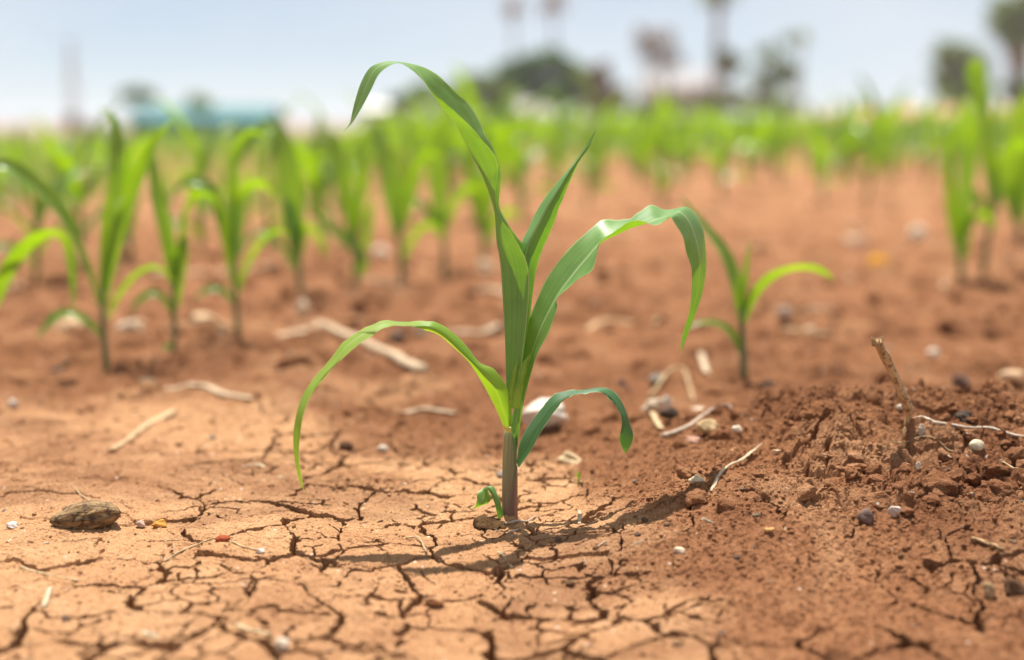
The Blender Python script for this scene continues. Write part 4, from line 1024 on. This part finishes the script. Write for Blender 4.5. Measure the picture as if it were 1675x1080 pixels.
def one_crumb(x, y, z, s):
    a = random.uniform(0, 6.3); Rm = np.array([[math.cos(a), -math.sin(a), 0], [math.sin(a), math.cos(a), 0], [0, 0, 1]])
    cb.add((random.choice(crumb) * np.array([s, s * random.uniform(0.7, 1), s * random.uniform(0.55, 0.9)])) @ Rm.T + np.array([x, y, z + s * 0.3]), ICO2_F); crc.extend([LASTCR] * len(ICO2_V))
strew(6000, -0.60, 0.30, 0.66, 1.5, 0.0004, 0.0017, one_crumb)
strew(4400, 0.05, 0.58, 0.76, 1.10, 0.0004, 0.0020, one_crumb)
strew(1500, -0.46, 0.46, 1.10, 2.0, 0.0006, 0.0045, one_crumb)
strew(2200, -0.46, 0.46, 1.7, 4.8, 0.0015, 0.013, one_crumb)
co_ = cb.build('soil_crumbs', M_soil)
at = co_.data.attributes.new('crust', 'FLOAT', 'POINT'); at.data.foreach_set('value', np.array(crc, np.float32))
tag(co_, 'loose crumbs of red soil strewn over the ground', 'soil', None, 'stuff')

# ------------------------------------------------------------------ beyond the field: trees, palms, buildings
M_fol = leaf_mat('dark_foliage', face=(0.085, 0.155, 0.028), back=(0.085, 0.155, 0.028), trans=(0.15, 0.28, 0.01), tr=0.3, veins=False)
M_fol_g = leaf_mat('olive_foliage', face=(0.19, 0.235, 0.07), back=(0.19, 0.235, 0.07), trans=(0.28, 0.36, 0.04), tr=0.3, veins=False)
M_fol_y = leaf_mat('light_foliage', face=(0.14, 0.24, 0.04), back=(0.14, 0.24, 0.05), trans=(0.22, 0.36, 0.02), tr=0.4, veins=False)
M_fol_d = leaf_mat('dry_foliage', face=(0.24, 0.15, 0.08), back=(0.24, 0.15, 0.08), trans=(0.2, 0.12, 0.05), tr=0.3, veins=False)
M_fol_m = leaf_mat('scrub_foliage', face=(0.17, 0.15, 0.07), back=(0.17, 0.15, 0.07), trans=(0.2, 0.17, 0.04), tr=0.3, veins=False)
M_bark = plain('bark', (0.17, 0.13, 0.10), 0.9, 0.4, 3, 0.1, bump=0.02)
M_bark_p = plain('pale_bark', (0.30, 0.24, 0.20), 0.9, 0.3, 3, 0.1, bump=0.02)
def foliage(cs, n, size, mat, parent, org):
    """cs: clumps (centre, radii); n leaf sprays in all"""
    w = np.array([np.prod(r) ** (2 / 3) for c, r in cs]); w = w / w.sum(); V = []; F = []
    for (c, r), f in zip(cs, w):
        m = max(20, int(n * f)); d = rng.normal(size=(m, 3)); d /= np.linalg.norm(d, axis=1)[:, None]
        rad = rng.random(m) ** 0.45 * (0.8 + 0.35 * vnoise(d[:, 0] * 2.5 + c[0], d[:, 2] * 2.5 + c[2] + d[:, 1], 5))
        P = np.asarray(c) + d * rad[:, None] * np.asarray(r)
        a = rng.normal(size=(m, 3)); a /= np.linalg.norm(a, axis=1)[:, None]
        b = np.cross(a, rng.normal(size=(m, 3))); b /= np.linalg.norm(b, axis=1)[:, None]
        s = size * (0.6 + 0.8 * rng.random(m))[:, None]
        for k in range(m):
            i = len(V); V += [P[k] - a[k] * s[k], P[k] - b[k] * s[k] * .45, P[k] + a[k] * s[k], P[k] + b[k] * s[k] * .45]; F.append((i, i + 1, i + 2, i + 3))
    return mesh_obj('crown', np.array(V) - org, F, mat, parent, False, np.tile([[0.2, 0.5]], (len(V), 1)))
def place(px, dist):
    d = ray(px, 195); x = d[0] / d[1] * dist; y = dist + CAM_Y
    return np.array([x, y, gz(x, y)])
def top_z(py, dist): return CAM_H + (195 - py) * dist / FPX
def tree(px, dist, clumps, label, mat, trunk_px=8, n=1800, leaf=0.16, bark=None, cat='tree', name='tree', group=None):
    g = place(px, dist); k = dist / FPX; o = empty(name, g); tag(o, label, cat, group)
    cs = []
    for (cx, cy, rx, ry) in clumps:
        c = place(cx, dist); c[2] = top_z(cy, dist); c[1] += random.uniform(-1, 1) * rx * k * 0.6
        cs.append((c, (rx * k, rx * k * 0.9, ry * k)))
    foliage(cs, n, leaf, mat, o, g)
    mb = MB(); r = trunk_px / 2 * k
    hi = max(c[2] for c, _ in cs); fork = g + np.array([0, 0, (hi - g[2]) * 0.45])
    mb.add(*tube([g - np.array([0, 0, 0.2]), g + (fork - g) * 0.5 + np.array([r * 0.4, 0, 0]), fork], [r * 1.3, r, r * 0.85], 9, True, 3))
    for c, rr in cs:
        mb.add(*tube([fork - np.array([0, 0, r]), (fork + np.asarray(c)) / 2 + np.array([0, 0, 0.1 * k]), np.asarray(c) + np.array([0, 0, rr[2] * 0.3])], [r * 0.7, r * 0.4, r * 0.15], 6, True, 3))
    mb.build('trunk', bark or M_bark, o, origin=g)
    return o
def palm(px, dist, py, label, lean=0, r_px=42, trunk_px=7, mat=None, nf=26, dead=0.3):
    g = place(px, dist); k = dist / FPX; o = empty('palm_tree', g); tag(o, label, 'palm tree', None)
    top = g.copy(); top[2] = top_z(py, dist); top[0] += lean * k
    mb = MB(); mb.add(*tube([g - np.array([0, 0, .3]), (g * 0.6 + top * 0.4) + np.array([lean * k * 0.2, 0, 0]), top], [trunk_px * .62 * k, trunk_px * .5 * k, trunk_px * .42 * k], 9, True, 5)); mb.build('trunk', M_bark_p, o, origin=g)
    mb = MB()
    for i in range(nf):
        az = i * 2.4; f = i / nf
        L = r_px * k * random.uniform(0.8, 1.1)
        V, F, UV = arc_leaf(0, az, L, L * 0.20, R(80 - 110 * f), R(60 + 40 * f), 0.3, 7, 5); mb.add(V + top - np.array([0, 0, 0.0]), F, UV)
    mb.build('crown', mat or M_fol_g, o, origin=g)
    if dead:
        mb = MB()
        for i in range(10):
            L = r_px * k * random.uniform(0.6, 0.85); V, F, UV = arc_leaf(-0.1, i * 2.4, L, L * 0.16, R(-20), R(60), 0.3, 6, 3); mb.add(V + top - np.array([0, 0, 0.15]), F, UV)
        mb.build('dead_fronds', M_fol_d, o, origin=g)
    return o
tree(1555, 62, [(1545, 95, 34, 36), (1575, 110, 34, 40), (1540, 135, 26, 24), (1600, 120, 30, 36), (1570, 155, 44, 22)], 'round olive green tree beside the bigger tree at the right', M_fol_g, 12, 2600, 0.16)
tree(1655, 58, [(1645, 22, 46, 32), (1680, -5, 56, 44), (1695, 45, 44, 36), (1650, 66, 34, 24), (1668, 100, 20, 40), (1620, 50, 24, 20), (1660, 150, 36, 24)], 'tall grey green tree at the right border with a thick trunk', M_fol_g, 24, 3200, 0.17, M_bark_p)
tree(880, 64, [(838, 118, 28, 22), (868, 112, 30, 24), (905, 104, 30, 22), (932, 122, 30, 26), (870, 148, 44, 26), (925, 152, 40, 26), (805, 142, 36, 24), (955, 138, 28, 28)], 'dark green tree right behind the top leaf, largest of the far clump', M_fol, 16, 8500, 0.20)
tree(775, 56, [(745, 158, 26, 20), (772, 140, 26, 20), (800, 150, 26, 22), (815, 168, 40, 20), (735, 172, 40, 18)], 'olive green bushy tree at the left part of the far clump', M_fol_g, 12, 4600, 0.18)
tree(690, 58, [(655, 168, 24, 18), (690, 156, 28, 26), (722, 168, 24, 22)], 'dark green bush left of the far clump of trees', M_fol, 10, 1800, 0.17)
tree(960, 60, [(955, 130, 18, 26), (972, 160, 22, 26)], 'grey green tree between the dark tree and the brown bush', M_fol_g, 9, 900, 0.17)
tree(985, 57, [(985, 130, 20, 34), (1005, 160, 30, 26), (978, 170, 26, 18)], 'dry brown bush at the right end of the dark clump', M_fol_d, 8, 1500, 0.15, cat='bush', name='bush')
tree(1188, 60, [(1180, 95, 20, 16), (1200, 105, 18, 18), (1186, 120, 16, 12)], 'small grey green tree in front of the tall palm trunk', M_fol_g, 6, 900, 0.13)
tree(1262, 66, [(1250, 90, 22, 20), (1275, 110, 20, 22), (1262, 140, 20, 24), (1285, 70, 14, 12), (1240, 130, 24, 20), (1290, 125, 20, 30)], 'thin sparse tree between the tall palm and the open sky', M_fol_g, 7, 950, 0.15)
tree(1090, 68, [(1085, 70, 22, 22), (1100, 100, 22, 20), (1075, 105, 18, 18), (1045, 60, 16, 16)], 'bare brownish tree behind the short dry palm', M_fol_d, 5, 420, 0.14)
tree(1050, 64, [(1010, 172, 34, 20), (1060, 172, 30, 14), (1100, 170, 36, 18), (1150, 166, 34, 20), (1195, 166, 34, 22), (1240, 168, 34, 22), (1285, 174, 30, 18)], 'low scrub of olive brown bushes in front of the white house', M_fol_m, 6, 3600, 0.15, cat='bush', name='bush')
tree(225, 44, [(210, 158, 22, 11), (240, 160, 22, 11), (225, 152, 18, 9)], 'flat topped dark tree left of the teal roof', M_fol, 5, 1300, 0.09)
tree(325, 40, [(318, 168, 18, 12), (332, 172, 18, 10)], 'light green bush above the teal roof', M_fol_y, 5, 700, 0.09, cat='bush', name='bush')
tree(125, 42, [(118, 200, 14, 16), (150, 210, 22, 12)], 'grey brown shrub at the foot of the thin mast', M_fol_d, 5, 500, 0.09, cat='bush', name='bush')
palm(838, 72, 22, 'left one of two thin dry palms above the dark clump', 2, 30, 5, M_fol_d, 16, 0)
palm(908, 70, 16, 'right one of two thin dry palms above the dark clump', -3, 34, 5, M_fol_d, 18, 0)
palm(1062, 62, 78, 'short dry palm with a brown head left of the white house', -3, 34, 6, M_fol_d, 20, 1)
palm(1168, 60, -8, 'tall palm whose head is cut by the top border', 4, 44, 14, M_fol_g, 26, 1)
palm(1300, 70, 68, 'small dark headed palm left of the open sky', 8, 22, 5, M_fol_g, 18, 0)
# house, hut, mast, stones heap
M_white = plain('whitewash', (0.78, 0.75, 0.70), 0.85, 0.08, 1.5, 0.2)
M_roof = plain('pale_roof', (0.46, 0.45, 0.45), 0.9, 0.12, 1.5, 0.1)
M_teal = plain('teal_sheet', (0.005, 0.125, 0.13), 0.5, 0.15, 2.0, 0.4)
M_grey = plain('concrete', (0.42, 0.40, 0.38), 0.9, 0.15, 2.0, 0.2)
M_dark = plain('dark_opening', (0.03, 0.03, 0.035), 0.4, 0.2, 2.0, 0.4)
M_wood = plain('weathered_wood', (0.28, 0.20, 0.13), 0.8, 0.3, 6, 0.2)
def box(c, s): 
    c = np.asarray(c); s = np.asarray(s) / 2
    V = np.array([[x, y, z] for x in (-1, 1) for y in (-1, 1) for z in (-1, 1)]) * s + c
    return V, [(0, 1, 3, 2), (4, 6, 7, 5), (0, 4, 5, 1), (2, 3, 7, 6), (0, 2, 6, 4), (1, 5, 7, 3)]
def house(px, dist, wpx, pt, label, wall, roofm, cat, name, roof_h, gable=True, dpth=3.0):
    g = place(px, dist); k = dist / FPX; w = wpx * k; H = top_z(pt, dist) - g[2] - roof_h
    o = empty(name, g); tag(o, label, cat)
    mb = MB(); mb.add(*box((0, 0, H / 2 - 0.2), (w, dpth, H + 0.4))); mb.build('wall', wall, o, False)
    mb = MB(); e = 0.18
    zs = H; V = np.array([[-w / 2 - e, -dpth / 2 - e, zs], [w / 2 + e, -dpth / 2 - e, zs], [w / 2 + e, 0, zs + roof_h], [-w / 2 - e, 0, zs + roof_h], [-w / 2 - e, dpth / 2 + e, zs], [w / 2 + e, dpth / 2 + e, zs]])
    V = np.vstack([V, V + np.array([0, 0, 0.06])])
    mb.add(V, [(0, 3, 2, 1), (3, 4, 5, 2), (6, 7, 8, 9), (9, 8, 11, 10), (0, 1, 7, 6), (4, 10, 11, 5), (0, 6, 9, 3), (3, 9, 10, 4), (1, 2, 8, 7), (2, 5, 11, 8)])
    mb.build('roof', roofm, o, False)
    for s in (-0.27, 0.27):
        mb = MB(); mb.add(*box((s * w, -dpth / 2 - 0.012, H * 0.55), (w * 0.18, 0.03, H * 0.3))); fr = mb.build('window', M_wood, o, False)
        mb = MB(); mb.add(*box((s * w, -dpth / 2 - 0.03, H * 0.55), (w * 0.14, 0.02, H * 0.24))); mb.build('pane', M_dark, fr, False)
    mb = MB(); mb.add(*box((0, -dpth / 2 - 0.012, H * 0.36), (w * 0.16, 0.03, H * 0.72))); mb.build('door', M_wood, o, False)
    return o
house(1110, 135, 118, 116, 'white house far off behind the scrub', M_white, M_roof, 'house', 'house', 1.6)
house(340, 46, 212, 177, 'hut with a teal sheet roof beyond the left field edge', M_teal, M_teal, 'hut', 'hut', 0.45)
house(640, 66, 80, 172, 'small grey shed behind the top leaf tip', M_grey, M_white, 'shed', 'shed', 0.3)
def mast():
    g = place(120, 90); o = empty('mast', g); tag(o, 'thin pale mast rising at the left behind the shrub', 'mast'); H = top_z(70, 90) - g[2]
    mb = MB()
    for a in range(3):
        b = a * 2.094; c = lambda z, r: (r * math.cos(b), r * math.sin(b), z)
        mb.add(*tube([c(0, 0.5), c(H, 0.12)], [0.05, 0.04], 6))
    mb.build('legs', M_grey, o, False)
    mb = MB()
    for i in range(9):
        z = H * (i + 0.5) / 9.5; r = 0.5 - 0.38 * z / H; z2 = H * (i + 1.5) / 9.5; r2 = 0.5 - 0.38 * z2 / H
        for a in range(3):
            b, b2 = a * 2.094, (a + 1) * 2.094
            mb.add(*tube([(r * math.cos(b), r * math.sin(b), z), (r2 * math.cos(b2), r2 * math.sin(b2), min(z2, H))], [0.025, 0.025], 5))
    mb.build('bracing', M_grey, o, False)
mast()
def rock_far(px, dist, py, w, h, label):
    g = place(px, dist); k = dist / FPX; V = stone_mesh(int(px), 0.35, 6) * np.array([w / 2 * k, w / 2 * k, h / 2 * k])
    V[:, 2] += top_z(py, dist) - g[2] 
    V[:, 2] = np.maximum(V[:, 2], -0.1)
    o = mesh_obj('boulder', V, ICO_F, stone_col((0.55, 0.50, 0.47)), None, True, loc=g); tag(o, label, 'boulder')
rock_far(870, 34, 186, 62, 34, 'pale boulder at the field edge in front of the dark clump')
# dusty air over the whole field
hm = bpy.data.materials.new('haze'); hm.use_nodes = True; ht = hm.node_tree
for nd in list(ht.nodes): ht.nodes.remove(nd)
ho = ht.nodes.new('ShaderNodeOutputMaterial'); hv = ht.nodes.new('ShaderNodeVolumePrincipled')
hv.inputs['Color'].default_value = (0.93, 0.96, 1.0, 1); hv.inputs['Density'].default_value = 0.0011; hv.inputs['Anisotropy'].default_value = 0.2
ht.links.new(hv.outputs[0], ho.inputs['Volume'])
V, F = box((0, 0, 2.5), (44000, 44000, 13.0))
tag(mesh_obj('haze', V, F, hm, None, False), kind='stuff')
print('objects', len(bpy.data.objects))
